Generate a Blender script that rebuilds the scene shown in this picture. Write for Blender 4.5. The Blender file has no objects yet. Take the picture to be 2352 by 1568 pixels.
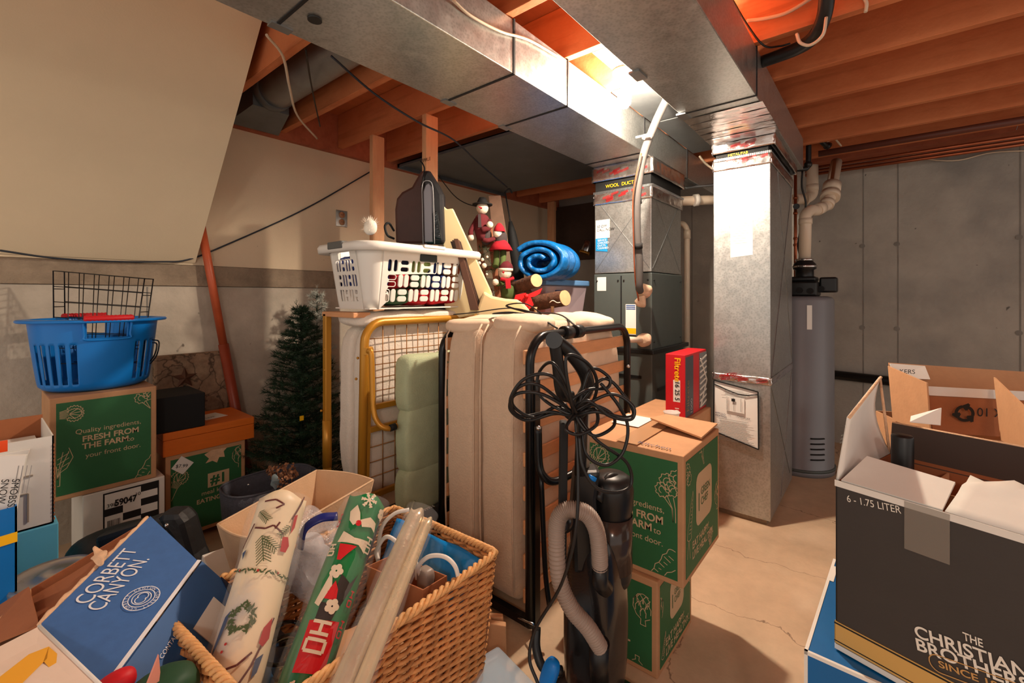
import bpy, bmesh, math, random
from mathutils import Vector, Matrix, noise, Euler
random.seed(7)
S = bpy.context.scene
COL = S.collection
# ---------------------------------------------------------------- camera
CH, FPX, HX, HY = 1.20, 1035.0, 1176.0, 680.0      # eye height, focal length in px, horizon
YAW = math.radians(39.5)                            # world X runs along the ducts, world Y across them
FW = Vector((math.cos(YAW), math.sin(YAW), 0)); RT = Vector((math.sin(YAW), -math.cos(YAW), 0))
cd = bpy.data.cameras.new('camera'); cam = bpy.data.objects.new('camera', cd); COL.objects.link(cam)
cam.location = (0, 0, CH); cam.rotation_euler = (math.pi/2, 0, YAW - math.pi/2)
cd.sensor_width = 36; cd.lens = 36*FPX/2352; cd.shift_y = -(784-HY)/2352; cd.clip_start = .05; cd.clip_end = 60
S.camera = cam
# ---------------------------------------------------------------- light
S.view_settings.view_transform = 'Standard'; S.view_settings.look = 'None'
S.view_settings.exposure = 0.62; S.view_settings.gamma = 1.0
w = bpy.data.worlds.new('world'); S.world = w; w.use_nodes = True
w.node_tree.nodes['Background'].inputs[0].default_value = (1.0, .90, .80, 1); w.node_tree.nodes['Background'].inputs[1].default_value = .62
def lamp(name, kind, loc, power, col, size=.1, rot=None):
    l = bpy.data.lights.new(name, kind); o = bpy.data.objects.new(name, l); COL.objects.link(o)
    o.location = loc; l.energy = power; l.color = col
    if kind == 'AREA': l.size = size; o.rotation_euler = rot
    else: l.shadow_soft_size = size
    return o
BULB = Vector((1.97, .94, 2.095))
lamp('bulb_light', 'POINT', BULB, 74, (1.0, .83, .65), .03)
lamp('fill_light_behind_camera', 'POINT', (-1.3, -1.0, 2.05), 30, (1.0, .86, .72), .12)  # added fill light that lifts the shadows, not a lamp of the room
S.cycles.max_bounces = 8; S.cycles.diffuse_bounces = 4; S.cycles.sample_clamp_indirect = 6
# ---------------------------------------------------------------- helpers
def P(px, py, d): return FW*d + RT*((px-HX)/FPX*d) + Vector((0, 0, CH + (HY-py)/FPX*d))
def W(px, py, z): return P(px, py, (CH-z)*FPX/(py-HY))
def ray(px): return FW + RT*((px-HX)/FPX)
def PX(px, py, X): return P(px, py, X/ray(px).x)
def PY(px, py, Y): return P(px, py, Y/ray(px).y)
def hit(px, py, p0, n):
    r = ray(px)+Vector((0, 0, (HY-py)/FPX)); c = Vector((0, 0, CH)); return c+r*((Vector(p0)-c).dot(n)/r.dot(n))
def tag(o, label=None, cat=None, group=None, kind=None):
    if label: o['label'] = label
    if cat: o['category'] = cat
    if group: o['group'] = group
    if kind: o['kind'] = kind
    return o
def T(name, label, cat, loc=(0,0,0), rz=0, group=None, rot=None):
    o = bpy.data.objects.new(name, None); COL.objects.link(o); o.empty_display_size = .05
    o.location = loc; o.rotation_euler = rot if rot else (0, 0, rz)
    return tag(o, label, cat, group)
def mw(o):
    m = Matrix.LocRotScale(o.location, o.rotation_euler, o.scale)
    return mw(o.parent) @ m if o.parent else m
def dup(root, loc=None, rz=None, label=None, name=None):
    r = root.copy(); COL.objects.link(r)
    if loc is not None: r.location = loc
    if rz is not None: r.rotation_euler = (0, 0, rz)
    if label: r['label'] = label
    for ch in list(root.children):
        c = ch.copy(); COL.objects.link(c); c.parent = r
        for g in ch.children:
            e = g.copy(); COL.objects.link(e); e.parent = c
    return r
def frames(pts, closed=False):
    pts = [Vector(p) for p in pts]; n = len(pts); out = []
    up = None
    for i in range(n):
        a = pts[(i-1) % n] if (closed or i > 0) else pts[0]
        b = pts[(i+1) % n] if (closed or i < n-1) else pts[-1]
        t = (b-a)
        t = t.normalized() if t.length > 1e-9 else Vector((0, 0, 1))
        if up is None:
            up = Vector((0, 0, 1)) if abs(t.z) < .9 else Vector((1, 0, 0))
        s = t.cross(up)
        if s.length < 1e-6: s = t.cross(Vector((0, 1, 0)))
        s.normalize(); up = s.cross(t).normalized(); out.append((pts[i], s, up))
    return out
def spl(pts, n=8, closed=False):
    p = [Vector(q) for q in pts]; m = len(p); out = []
    rng = range(m if closed else m-1)
    for i in rng:
        p1, p2 = p[i], p[(i+1) % m]
        p0 = p[i-1] if (closed or i > 0) else p1*2-p2
        p3 = p[(i+2) % m] if (closed or i+2 < m) else p2*2-p1
        for k in range(n):
            t = k/n
            out.append(.5*((2*p1)+(p2-p0)*t+(2*p0-5*p1+4*p2-p3)*t*t+(3*p1-p0-3*p2+p3)*t**3))
    if not closed: out.append(p[-1])
    return out
def rnd(a, b): return random.uniform(a, b)
class MB:
    def __init__(s): s.v = []; s.f = []; s.sm = []
    def add(s, vs, fs, smooth=False):
        o = len(s.v); s.v += [Vector(v) for v in vs]
        for f in fs: s.f.append([o+i for i in f]); s.sm.append(smooth)
        return s
    def box(s, x0, x1, y0, y1, z0, z1, M=None):
        vs = [Vector(p) for p in ((x0,y0,z0),(x1,y0,z0),(x1,y1,z0),(x0,y1,z0),(x0,y0,z1),(x1,y0,z1),(x1,y1,z1),(x0,y1,z1))]
        if M is not None: vs = [M @ v for v in vs]
        return s.add(vs, [(3,2,1,0),(4,5,6,7),(0,1,5,4),(1,2,6,5),(2,3,7,6),(3,0,4,7)])
    def hexa(s, a, b):      # two quads (4 points each), joined
        return s.add(list(a)+list(b), [(3,2,1,0),(4,5,6,7),(0,1,5,4),(1,2,6,5),(2,3,7,6),(3,0,4,7)])
    def plate(s, q, th):    # a quad given thickness th along its normal
        q = [Vector(p) for p in q]; n = (q[1]-q[0]).cross(q[3]-q[0]).normalized()*th
        return s.hexa(q, [p+n for p in q])
    def bar(s, a, b, w, h, up=(0,0,1)):
        a, b = Vector(a), Vector(b); t = (b-a).normalized(); u = Vector(up)
        sd = t.cross(u)
        if sd.length < 1e-4: sd = t.cross(Vector((1,0,0)))
        sd = sd.normalized()*(w/2); u = sd.cross(t).normalized()*(h/2)
        return s.hexa([a-sd-u, a+sd-u, a+sd+u, a-sd+u], [b-sd-u, b+sd-u, b+sd+u, b-sd+u])
    def tube(s, pts, r, n=8, closed=False, caps=True, flat=1.0):
        fr = frames(pts, closed); m = len(fr); rr = r if hasattr(r, '__len__') else [r]*m
        vs = []
        for (p, a, b), q in zip(fr, rr):
            for k in range(n):
                an = 2*math.pi*k/n
                vs.append(p + a*math.cos(an)*q + b*math.sin(an)*q*flat)
        fs = []
        for i in range(m if closed else m-1):
            j = (i+1) % m
            for k in range(n):
                l = (k+1) % n
                fs.append((i*n+k, i*n+l, j*n+l, j*n+k))
        s.add(vs, fs, True)
        if caps and not closed:
            o = len(s.v)-len(vs)
            s.f.append([o+k for k in range(n)][::-1]); s.sm.append(False)
            s.f.append([o+(m-1)*n+k for k in range(n)]); s.sm.append(False)
        return s
    def cyl(s, a, b, r, n=20, r2=None): return s.tube([a, b], [r, r if r2 is None else r2], n)
    def lathe(s, prof, n=32, c=(0,0,0), sx=1, sy=1, M=None):
        c = Vector(c); vs = []
        for r, z in prof:
            for k in range(n):
                a = 2*math.pi*k/n; v = Vector((r*math.cos(a)*sx, r*math.sin(a)*sy, z))+c
                vs.append(M @ v if M is not None else v)
        fs = [(i*n+k, i*n+(k+1) % n, (i+1)*n+(k+1) % n, (i+1)*n+k) for i in range(len(prof)-1) for k in range(n)]
        return s.add(vs, fs, True)
    def ball(s, c, r, n=12, sc=(1,1,1), M=None):
        c = Vector(c); prof = [(math.sin(math.pi*i/n)*r, -math.cos(math.pi*i/n)*r) for i in range(n+1)]
        vs = []
        for q, z in prof:
            for k in range(n*2):
                a = math.pi*k/n; v = Vector((q*math.cos(a)*sc[0], q*math.sin(a)*sc[1], z*sc[2]))
                if M is not None: v = M @ v
                vs.append(v+c)
        m = n*2
        return s.add(vs, [(i*m+k, i*m+(k+1) % m, (i+1)*m+(k+1) % m, (i+1)*m+k) for i in range(n) for k in range(m)], True)
    def grid(s, fn, nu, nv, smooth=True, skip=None, cu=False):
        vs = [fn(i/nu, j/nv) for j in range(nv+1) for i in range(nu+1)]
        fs = [(j*(nu+1)+i, j*(nu+1)+i+1, (j+1)*(nu+1)+i+1, (j+1)*(nu+1)+i) for j in range(nv) for i in range(nu) if not (skip and skip(i, j))]
        return s.add(vs, fs, smooth)
    def soft(s, c, h, e=4.0, cuts=8, amp=.006, fr=9.0, M=None, seed=0, fn=None):
        c = Vector(c); vs = []; idx = {}; fs = []
        def vid(p):
            k = tuple(round(q, 4) for q in p)
            if k not in idx:
                idx[k] = len(vs); x, y, z = p
                q = (abs(x)**e+abs(y)**e+abs(z)**e)**(1/e)
                m = max(abs(x), abs(y), abs(z))
                v = Vector((x*h[0]*m/q, y*h[1]*m/q, z*h[2]*m/q))
                if fn: v = fn(v)
                nn = noise.noise_vector((v+Vector((seed, seed*1.7, 0)))*fr)
                v = v + Vector(nn)*amp
                if M is not None: v = M @ v
                vs.append(v+c)
            return idx[k]
        for ax in range(3):
            for sg in (-1, 1):
                for i in range(cuts):
                    for j in range(cuts):
                        q = []
                        for di, dj in ((0,0),(1,0),(1,1),(0,1)):
                            a = -1+2*(i+di)/cuts; b = -1+2*(j+dj)/cuts
                            p = [0,0,0]; p[ax] = sg; p[(ax+1) % 3] = a; p[(ax+2) % 3] = b
                            q.append(vid(p))
                        fs.append(q if sg > 0 else q[::-1])
        return s.add(vs, fs, True)
    def build(s, name, mat, parent=None, world=False, bev=0, seg=2, solid=0, sub=0, label=None):
        me = bpy.data.meshes.new(name)
        vs = s.v
        if world and parent is not None:
            inv = mw(parent).inverted(); vs = [inv @ v for v in vs]
        me.from_pydata([tuple(v) for v in vs], [], s.f); me.update()
        me.polygons.foreach_set('use_smooth', s.sm)
        for m in (mat if isinstance(mat, (list, tuple)) else [mat]): me.materials.append(m)
        o = bpy.data.objects.new(name, me); COL.objects.link(o)
        if parent is not None: o.parent = parent
        if bev:
            b = o.modifiers.new('b', 'BEVEL'); b.width = bev; b.segments = seg; b.limit_method = 'ANGLE'; b.angle_limit = .6
        if solid:
            b = o.modifiers.new('s', 'SOLIDIFY'); b.thickness = solid; b.offset = 0
        if sub:
            b = o.modifiers.new('u', 'SUBSURF'); b.levels = b.render_levels = sub
        if label: o['label'] = label
        return o
def one(o, label, cat, group=None, kind=None): return tag(o, label, cat, group, kind)
def text(body, size, mat, parent, org, u, v, name='printed_text', bold=0.0, sx=1.0, align='LEFT', world=False, lift=.0012, space=1.0, fitw=None):
    c = bpy.data.curves.new('t', 'FONT'); c.body = body; c.size = size; c.align_x = align; c.offset = bold; c.space_character = space; c.space_line = .95
    t = bpy.data.objects.new('t', c); me = bpy.data.meshes.new_from_object(t); bpy.data.objects.remove(t)
    u = Vector(u).normalized(); v = Vector(v).normalized(); n = u.cross(v).normalized(); org = Vector(org)
    if fitw: sx = fitw/max(1e-6, max(q.co.x for q in me.vertices))
    inv = mw(parent).inverted() if (world and parent) else None
    for q in me.vertices:
        p = org + u*q.co.x*sx + v*q.co.y + n*lift
        q.co = inv @ p if inv else p
    me.materials.clear(); me.materials.append(mat)
    o = bpy.data.objects.new(name, me); COL.objects.link(o); o.parent = parent
    return o
def lines(polys, wd, mat, parent, org, u, v, name='printed_drawing', lift=.0012, world=False, sc=1.0):
    u = Vector(u).normalized(); v = Vector(v).normalized(); n = u.cross(v).normalized(); org = Vector(org); m = MB()
    for pl in polys:
        for i in range(len(pl)-1):
            a = Vector((pl[i][0], pl[i][1], 0))*sc; b = Vector((pl[i+1][0], pl[i+1][1], 0))*sc
            t = b-a
            if t.length < 1e-6: continue
            t = t.normalized()*(wd*.3); s2 = Vector((-t.y, t.x, 0)).normalized()*(wd/2)
            q = [a-t-s2, b+t-s2, b+t+s2, a-t+s2]
            m.add([org+u*p.x+v*p.y+n*(lift+.00002*i) for p in q], [(0,1,2,3)])
    return m.build(name, mat, parent, world=world)
def patch(pts, mat, parent, org, u, v, name='printed_patch', lift=.0012, world=False, sc=1.0):
    u = Vector(u).normalized(); v = Vector(v).normalized(); n = u.cross(v).normalized(); org = Vector(org); m = MB()
    for pl in pts:
        m.add([org+u*p[0]*sc+v*p[1]*sc+n*lift for p in pl], [tuple(range(len(pl)))])
    return m.build(name, mat, parent, world=world)
def arc(cx, cy, r, a0, a1, n=12, ry=None):
    ry = r if ry is None else ry
    return [(cx+r*math.cos(math.radians(a0+(a1-a0)*i/n)), cy+ry*math.sin(math.radians(a0+(a1-a0)*i/n))) for i in range(n+1)]
def rrect(x0, y0, x1, y1, r, n=5):
    return arc(x1-r, y0+r, r, -90, 0, n)+arc(x1-r, y1-r, r, 0, 90, n)+arc(x0+r, y1-r, r, 90, 180, n)+arc(x0+r, y0+r, r, 180, 270, n)
def holed(outer, holes, th, mapf, mb, sub=0):     # flat panel with real holes, mapped through mapf(x, y, t)
    c = bpy.data.curves.new('h', 'CURVE'); c.dimensions = '2D'; c.fill_mode = 'BOTH'; c.extrude = th/2
    for pl in [outer]+holes:
        s = c.splines.new('POLY'); s.points.add(len(pl)-1); s.use_cyclic_u = True
        for i, p in enumerate(pl): s.points[i].co = (p[0], p[1], 0, 1)
    t = bpy.data.objects.new('h', c); me = bpy.data.meshes.new_from_object(t); bpy.data.objects.remove(t)
    mb.add([mapf(q.co.x, q.co.y, q.co.z) for q in me.vertices], [tuple(p.vertices) for p in me.polygons])
# ---------------------------------------------------------------- materials
def C(r, g, b):
    f = lambda c: (c/12.92 if c <= .04045 else ((c+.055)/1.055)**2.4)
    return (f(r/255), f(g/255), f(b/255), 1)
def M_(name, col, rough=.6, metal=0, var=0, vs=6, bump=0, bs=60, stretch=(1,1,1), trans=0, ior=1.45, spec=None, alpha=1, coat=0, emit=None, es=0, detail=6, col2=None, dist=0, sheen=0):
    m = bpy.data.materials.new(name); m.use_nodes = True; N = m.node_tree.nodes; L = m.node_tree.links
    b = N['Principled BSDF']; b.inputs['Base Color'].default_value = col; b.inputs['Roughness'].default_value = rough; b.inputs['Metallic'].default_value = metal
    b.inputs['Transmission Weight'].default_value = trans; b.inputs['IOR'].default_value = ior; b.inputs['Alpha'].default_value = alpha
    if spec is not None: b.inputs['Specular IOR Level'].default_value = spec
    if coat: b.inputs['Coat Weight'].default_value = coat
    if sheen: b.inputs['Sheen Weight'].default_value = sheen
    if emit: b.inputs['Emission Color'].default_value = emit; b.inputs['Emission Strength'].default_value = es
    tc = N.new('ShaderNodeTexCoord'); mp = N.new('ShaderNodeMapping'); L.new(tc.outputs['Object'], mp.inputs[0]); mp.inputs['Scale'].default_value = stretch
    if var or col2:
        n = N.new('ShaderNodeTexNoise'); n.inputs['Scale'].default_value = vs; n.inputs['Detail'].default_value = detail; n.inputs['Roughness'].default_value = .65; n.inputs['Distortion'].default_value = dist
        L.new(mp.outputs[0], n.inputs['Vector'])
        r = N.new('ShaderNodeValToRGB'); r.color_ramp.elements[0].position = .3; r.color_ramp.elements[1].position = .7
        c1 = col2 if col2 else tuple(min(1, c*(1-var)) for c in col[:3])+(1,)
        c2 = col if col2 else tuple(min(1, c*(1+var)) for c in col[:3])+(1,)
        r.color_ramp.elements[0].color = c1; r.color_ramp.elements[1].color = c2
        L.new(n.outputs['Fac'], r.inputs[0]); L.new(r.outputs[0], b.inputs['Base Color'])
        if metal:
            mr = N.new('ShaderNodeMapRange'); mr.inputs['To Min'].default_value = max(.05, rough-.12); mr.inputs['To Max'].default_value = rough+.14
            L.new(n.outputs['Fac'], mr.inputs['Value']); L.new(mr.outputs[0], b.inputs['Roughness'])
    if bump:
        n2 = N.new('ShaderNodeTexNoise'); n2.inputs['Scale'].default_value = bs; n2.inputs['Detail'].default_value = 4
        L.new(mp.outputs[0], n2.inputs['Vector'])
        bp = N.new('ShaderNodeBump'); bp.inputs['Strength'].default_value = bump; bp.inputs['Distance'].default_value = .01
        L.new(n2.outputs['Fac'], bp.inputs['Height']); L.new(bp.outputs[0], b.inputs['Normal'])
    return m
def layer(m, kind, scale, thr, col, fac=1.0, width=.01, dist=.15, stretch=(1,1,1)):   # a second tone: cracks, pits or blotches
    N = m.node_tree.nodes; L = m.node_tree.links; b = N['Principled BSDF']
    tc = N.new('ShaderNodeTexCoord'); mp = N.new('ShaderNodeMapping'); L.new(tc.outputs['Object'], mp.inputs[0]); mp.inputs['Scale'].default_value = stretch
    ns = N.new('ShaderNodeTexNoise'); ns.inputs['Scale'].default_value = 3.5; ns.inputs['Detail'].default_value = 5; L.new(mp.outputs[0], ns.inputs['Vector'])
    mx = N.new('ShaderNodeVectorMath'); mx.operation = 'MULTIPLY_ADD'; mx.inputs[1].default_value = (dist,)*3
    L.new(ns.outputs['Color'], mx.inputs[0]); L.new(mp.outputs[0], mx.inputs[2])
    if kind == 'crack':
        v = N.new('ShaderNodeTexVoronoi'); v.feature = 'DISTANCE_TO_EDGE'; out = 'Distance'
    elif kind == 'pit':
        v = N.new('ShaderNodeTexVoronoi'); out = 'Distance'
    else:
        v = N.new('ShaderNodeTexNoise'); v.inputs['Detail'].default_value = 6; out = 'Fac'
    v.inputs['Scale'].default_value = scale; L.new(mx.outputs[0], v.inputs['Vector'])
    mr = N.new('ShaderNodeMapRange'); mr.inputs['From Min'].default_value = thr; mr.inputs['From Max'].default_value = thr+width
    mr.inputs['To Min'].default_value = fac if kind != 'blot' else 0; mr.inputs['To Max'].default_value = 0 if kind != 'blot' else fac
    L.new(v.outputs[out], mr.inputs['Value'])
    mc = N.new('ShaderNodeMix'); mc.data_type = 'RGBA'; mc.inputs['B'].default_value = col
    src = b.inputs['Base Color'].links[0].from_socket if b.inputs['Base Color'].links else None
    if src: L.new(src, mc.inputs['A'])
    else: mc.inputs['A'].default_value = b.inputs['Base Color'].default_value
    L.new(mr.outputs[0], mc.inputs['Factor']); L.new(mc.outputs['Result'], b.inputs['Base Color'])
    return m
K = {}
K['galv'] = M_('galvanised steel', C(186,188,186), .36, .86, .12, 20, .04, 220, dist=.6)
layer(K['galv'], 'pit', 95, .25, C(140,142,140), .35, .35, .02)
K['galv2'] = M_('dull galvanised steel', C(150,154,156), .42, .85, .12, 10, .04, 160)
K['pan'] = M_('dark sheet metal', C(120,128,134), .45, .7, .2, 5, .05, 90)
K['foil'] = M_('foil tape', C(212,204,200), .2, .95, .1, 8, .45, 16)
K['foilred'] = M_('foil tape lettering', C(190,40,45), .35, .3)
K['seam'] = M_('dark duct joint', C(38,38,40), .6, .3)
K['wood'] = M_('orange joist wood', C(212,134,88), .62, 0, 0, 5, .25, 60, (.5,.5,.5), col2=C(190,108,66), spec=.3)
K['woodD'] = M_('red brown framing wood', C(190,108,74), .65, 0, 0, 6, .2, 60, col2=C(158,82,54))
K['stud'] = M_('pine stud', C(222,170,126), .6, 0, 0, 9, .15, 60, (3,3,.4), col2=C(204,146,104))
for k, st in (('wood', (.6,9,9)), ('woodD', (4,4,2))):
    layer(K[k], 'blot', 7, .52, C(140,72,40), .4, .2, .1, (4,.35,4))
K['ply'] = M_('plywood deck', C(198,116,70), .7, 0, .18, 3, .2, 50, (.4,3,1))
K['plaster'] = M_('painted drywall', C(222,202,172), .7, 0, .035, 2.2, .08, 120)
layer(K['plaster'], 'pit', 9, .018, C(150,110,80), .8, .01, .3)
K['plaster2'] = M_('painted stair soffit', C(228,208,176), .62, 0, .04, 1.6, .06, 140)
K['conc'] = M_('poured concrete wall', C(192,180,164), .85, 0, .2, 3.2, .35, 45)
layer(K['conc'], 'pit', 7, .035, C(90,80,70), .85, .05, .4)
layer(K['conc'], 'blot', 1.6, .5, C(150,138,122), .6, .18)
K['concB'] = M_('rough concrete cap', C(150,132,112), .9, 0, .22, 9, .6, 60)
K['concG'] = M_('grey poured concrete', C(168,163,154), .88, 0, .14, 2.6, .3, 40)
layer(K['concG'], 'blot', 1.3, .48, C(112,112,112), .7, .2)
layer(K['concG'], 'pit', 5, .03, C(70,68,64), .8, .03, .4)
K['concL'] = M_('form line in concrete', C(128,124,118), .9, 0, .2, 8)
K['floor'] = M_('stained concrete floor', C(204,178,148), .7, 0, .2, 3.0, .12, 60)
layer(K['floor'], 'blot', 2.4, .52, C(226,204,176), .7, .16)
layer(K['floor'], 'crack', 1.25, .0, C(96,66,46), .75, .0035, .35)
K['kraft'] = M_('kraft cardboard', C(196,148,108), .8, 0, .07, 14, .08, 90)
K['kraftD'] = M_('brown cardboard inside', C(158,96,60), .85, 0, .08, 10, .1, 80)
K['kraftE'] = M_('torn corrugated edge', C(222,182,146), .9, 0, .12, 40, .5, 90)
K['green'] = M_('green box print', C(44,104,62), .6, 0, .06, 9, .03, 200)
K['print'] = M_('kraft coloured ink', C(206,178,142), .75)
K['white'] = M_('white card', C(226,222,214), .7, 0, .03, 12)
K['paper'] = M_('white paper', C(236,234,228), .8)
K['black'] = M_('black plastic', C(22,22,23), .38, 0, .1, 20)
K['blackM'] = M_('matt black', C(18,18,19), .75, 0, .1, 20)
K['blackmetal'] = M_('black enamelled tube', C(20,20,22), .28, .2)
K['ink'] = M_('black ink', C(24,22,22), .7)
K['char'] = M_('charcoal print', C(58,53,50), .6, 0, .06, 9, .05, 120)
K['cream'] = M_('white plastic', C(232,228,220), .38)
K['blueP'] = M_('blue plastic', C(8,118,205), .35, spec=.45)
K['red'] = M_('red', C(200,22,34), .55)
K['mattress'] = M_('quilted beige fabric', C(214,188,162), .9, 0, .05, 30, .35, 130, sheen=.2)
K['ticking'] = M_('white mattress fabric', C(228,216,202), .88, 0, .04, 24, .3, 120, sheen=.2)
K['canvas'] = M_('natural canvas', C(222,196,170), .9, 0, .05, 14, .4, 22)
K['gold'] = M_('gold painted steel', C(190,134,44), .34, .35)
K['slat'] = M_('beech slat', C(216,156,110), .5, 0, .1, 8, .1, 50, (1,1,6))
K['sage'] = M_('sage green cushion cloth', C(174,184,150), .9, 0, .06, 20, .3, 160)
K['wicker'] = M_('woven wicker', C(206,144,88), .6, 0, .3, 26, .3, 90, detail=3)
K['wickerD'] = M_('wicker stakes', C(120,72,40), .7, 0, .2, 20)
K['gplast'] = M_('dark green needles', C(26,52,30), .6, 0, .35, 30)
K['flock'] = M_('frosted needles', C(176,178,168), .7, 0, .3, 30)
K['pvc'] = M_('white pvc pipe', C(224,206,184), .35)
K['copper'] = M_('copper pipe', C(170,96,66), .35, .8, .15, 9)
K['foam'] = M_('pipe insulation foam', C(78,74,72), .85, 0, .04, 12)
K['putty'] = M_('beige duct putty', C(206,176,148), .7, 0, .1, 40, .5, 50)
K['furn'] = M_('grey green furnace enamel', C(84,92,90), .45, .15, .04, 6)
K['tank'] = M_('grey water heater enamel', C(128,130,136), .33, .1, .02, 6)
K['glass'] = M_('clear glass', (1,1,1,1), .03, trans=1)
K['film'] = M_('clear film', (1,1,1,1), .12, alpha=.07, spec=.9, bump=.6, bs=30)
K['filmT'] = M_('crumpled clear bag', (.95,.95,1,1), .15, alpha=.28, spec=1, bump=1.0, bs=40)
K['chrome'] = M_('bright metal', C(200,200,200), .16, .95)
K['yellow'] = M_('yellow', C(250,190,10), .5)
K['orange'] = M_('orange painted wood', C(222,112,32), .45, 0, .06, 8, .05, 60, (1,1,8))
K['brownins'] = M_('dark brown sheathing', C(74,56,46), .9, 0, .2, 4, .3, 30)
K['whitewire'] = M_('off white cable', C(214,196,172), .5)
K['darkwire'] = M_('dark blue grey cable', C(40,46,56), .5)
# ================================================================ the room
YL, XB, ZJ, ZD = 3.06, 4.55, 2.26, 2.05     # side wall, end wall, joist undersides, duct undersides
def struct(mb, name, mat, **k): return one(mb.build(name, mat, **k), None, None, None, 'structure')
struct(MB().box(-1.6, XB+.2, -3.2, YL+.2, -.1, 0), 'floor', K['floor'])
wl = struct(MB().box(-1.6, XB, YL, YL+.2, 0, 1.255), 'wall_left', K['conc'])
MB().box(-1.6, XB, YL-.012, YL+.2, 1.257, 1.376).build('concrete_cap', K['concB'], wl, bev=.004)
MB().box(-1.6, XB, YL, YL+.2, 1.378, ZJ+.235).build('painted_panel', K['plaster'], wl)
m = MB()
for x in (.62, 2.35): m.box(x, x+.006, YL-.002, YL+.01, 0, 1.25)
m.build('form_line', K['concL'], wl)
wb = struct(MB().box(XB, XB+.2, -3.2, YL+.2, 0, ZJ+.235), 'wall_back', K['concG'])
m = MB()
for y in (1.45, .12, -.09, -.72, -1.4): m.box(XB-.002, XB+.01, y, y+.007, 0, ZJ+.02)
for y in (.13, -.08, -.71):
    for z in (.35, .95, 1.6): m.cyl((XB-.003, y, z), (XB+.01, y, z), .018, 10)
m.build('form_line', K['concL'], wb)
MB().box(XB-.05, XB, 1.75, YL, 1.62, ZJ).build('sheathing', K['brownins'], wb)
struct(MB().box(-1.6, XB+.2, -3.2, YL+.2, ZJ+.235, ZJ+.26), 'ceiling', K['ply'])
# sloping underside of the stairs
struct(MB().hexa([(-1.6, 3.05, 1.39), (.84, 3.05, 1.39), (.84, 2.05, 2.52), (-1.6, 2.05, 2.52)],
                 [(-1.6, 3.06, 1.39), (.84, 3.06, 1.39), (.84, 3.06, 2.52), (-1.6, 3.06, 2.52)]), 'wall_stairs', K['plaster2'])
struct(MB().box(.86, XB, YL-.045, YL, ZJ-.035, ZJ+.235), 'trim_1', K['woodD'])
struct(MB().box(XB-.14, XB, -3.2, 1.7, ZJ+.032, ZJ+.075), 'trim_2', K['woodD'])
struct(MB().box(XB-.04, XB, -3.2, 1.7, ZJ+.08, ZJ+.235), 'trim_3', K['woodD'])
ords = ['first', 'second', 'third', 'fourth', 'fifth', 'sixth', 'seventh', 'eighth', 'ninth', 'tenth', 'eleventh']
for i in range(10):
    x = 4.15 - .406*i
    m = MB().box(-.019, .019, -3.2, 3.01 if x > .85 else 1.5, 0, .232)
    o = m.build('ceiling_joist', K['wood'], bev=.002); o.location = (x, 0, ZJ)
    o['pass'] = i; tag(o, 'bare orange wooden ceiling joist, %s one out from the grey end wall' % ords[i], 'joist', 'open ceiling joists')
    del o['pass']
# short blocking boards between joists over the side wall
for i, x in enumerate((1.336, 1.742, 2.148)):
    pass
def stud(x, y, z0, z1, w, d, label):
    o = MB().box(-w/2, w/2, -d/2, d/2, 0, z1-z0).build('wooden_stud', K['stud'], bev=.002); o.location = (x, y, z0)
    return tag(o, label, 'stud', 'wall studs')
stud(1.742, 2.60, 0, ZJ, .089, .038, 'pale upright stud above the white laundry basket, touching the dark wall cable')
s2 = stud(1.742, 2.062, 0, ZJ, .089, .038, 'pale upright stud with the dark garment bag hanging on it')
a = PX(1267, 520, 4.2); stud(a.x, a.y, 0, ZJ, .04, .09, 'dim upright stud behind the blue sleeping bag at the far corner')
text('SPIRLE', .028, K['ink'], s2, (-.0455, .018, 1.98), (0, -1, 0), (0, 0, 1), 'stamp')
# ================================================================ duct work
t = T('supply_duct', 'long galvanised rectangular duct running overhead to the furnace, side blazing in bulb light', 'duct', (0, 1.287, ZD))
MB().box(-1.5, 4.2, -.197, .197, 0, .205).build('duct_body', K['galv'], t, bev=.003)
for x in (-.1, .62, 1.333, 1.714, 2.55, 3.3):
    MB().box(x-.005, x+.005, -.2005, .2005, -.0035, .2085).build('joint_seam', K['seam'], t)
for x in (.62, 1.333, 1.714):
    MB().box(x-.02, x+.045, .165, .2, -.006, 0).build('corner_clip', K['galv2'], t)
p = P(723, 43, .85*FPX/637); MB().cyl((p.x, p.y-1.287, -.006), (p.x, p.y-1.287, .004), .021).build('hole_plug', K['black'], t)
t = T('return_duct', 'wide galvanised return duct overhead with orange glow on its side', 'duct', (0, .575, ZD))
MB().box(-1.5, 3.57, -.16, .16, 0, .205).build('duct_body', K['galv'], t, bev=.003)
for x in (-.2, .75, 2.13): MB().box(x-.004, x+.004, -.1635, .1635, -.003, .2085).build('joint_seam', K['seam'], t)
for x in (1.62, 2.13): MB().box(x-.02, x+.06, .13, .172, -.008, 0).build('corner_clip', K['galv2'], t)
def foiltape(mb, a, b, h, n=26, amp=.003):
    a, b = Vector(a), Vector(b); h = Vector(h); nn = (b-a).cross(h).normalized()
    mb.grid(lambda u, v: a+(b-a)*u+h*v+nn*(amp*noise.noise(Vector((u*9, v*5, a.x*7)))), n, 6)
m = MB()
for k in range(5):
    x0 = 2.2+.085*k
    m.grid(lambda u, v: Vector((x0+u*.1, -.17+v*.34, -.004-.0015*k-.0025*noise.noise(Vector((x0*9+u*3, v*5, 0))))), 8, 24)
m.build('foil_tape', K['foil'], t)
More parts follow.
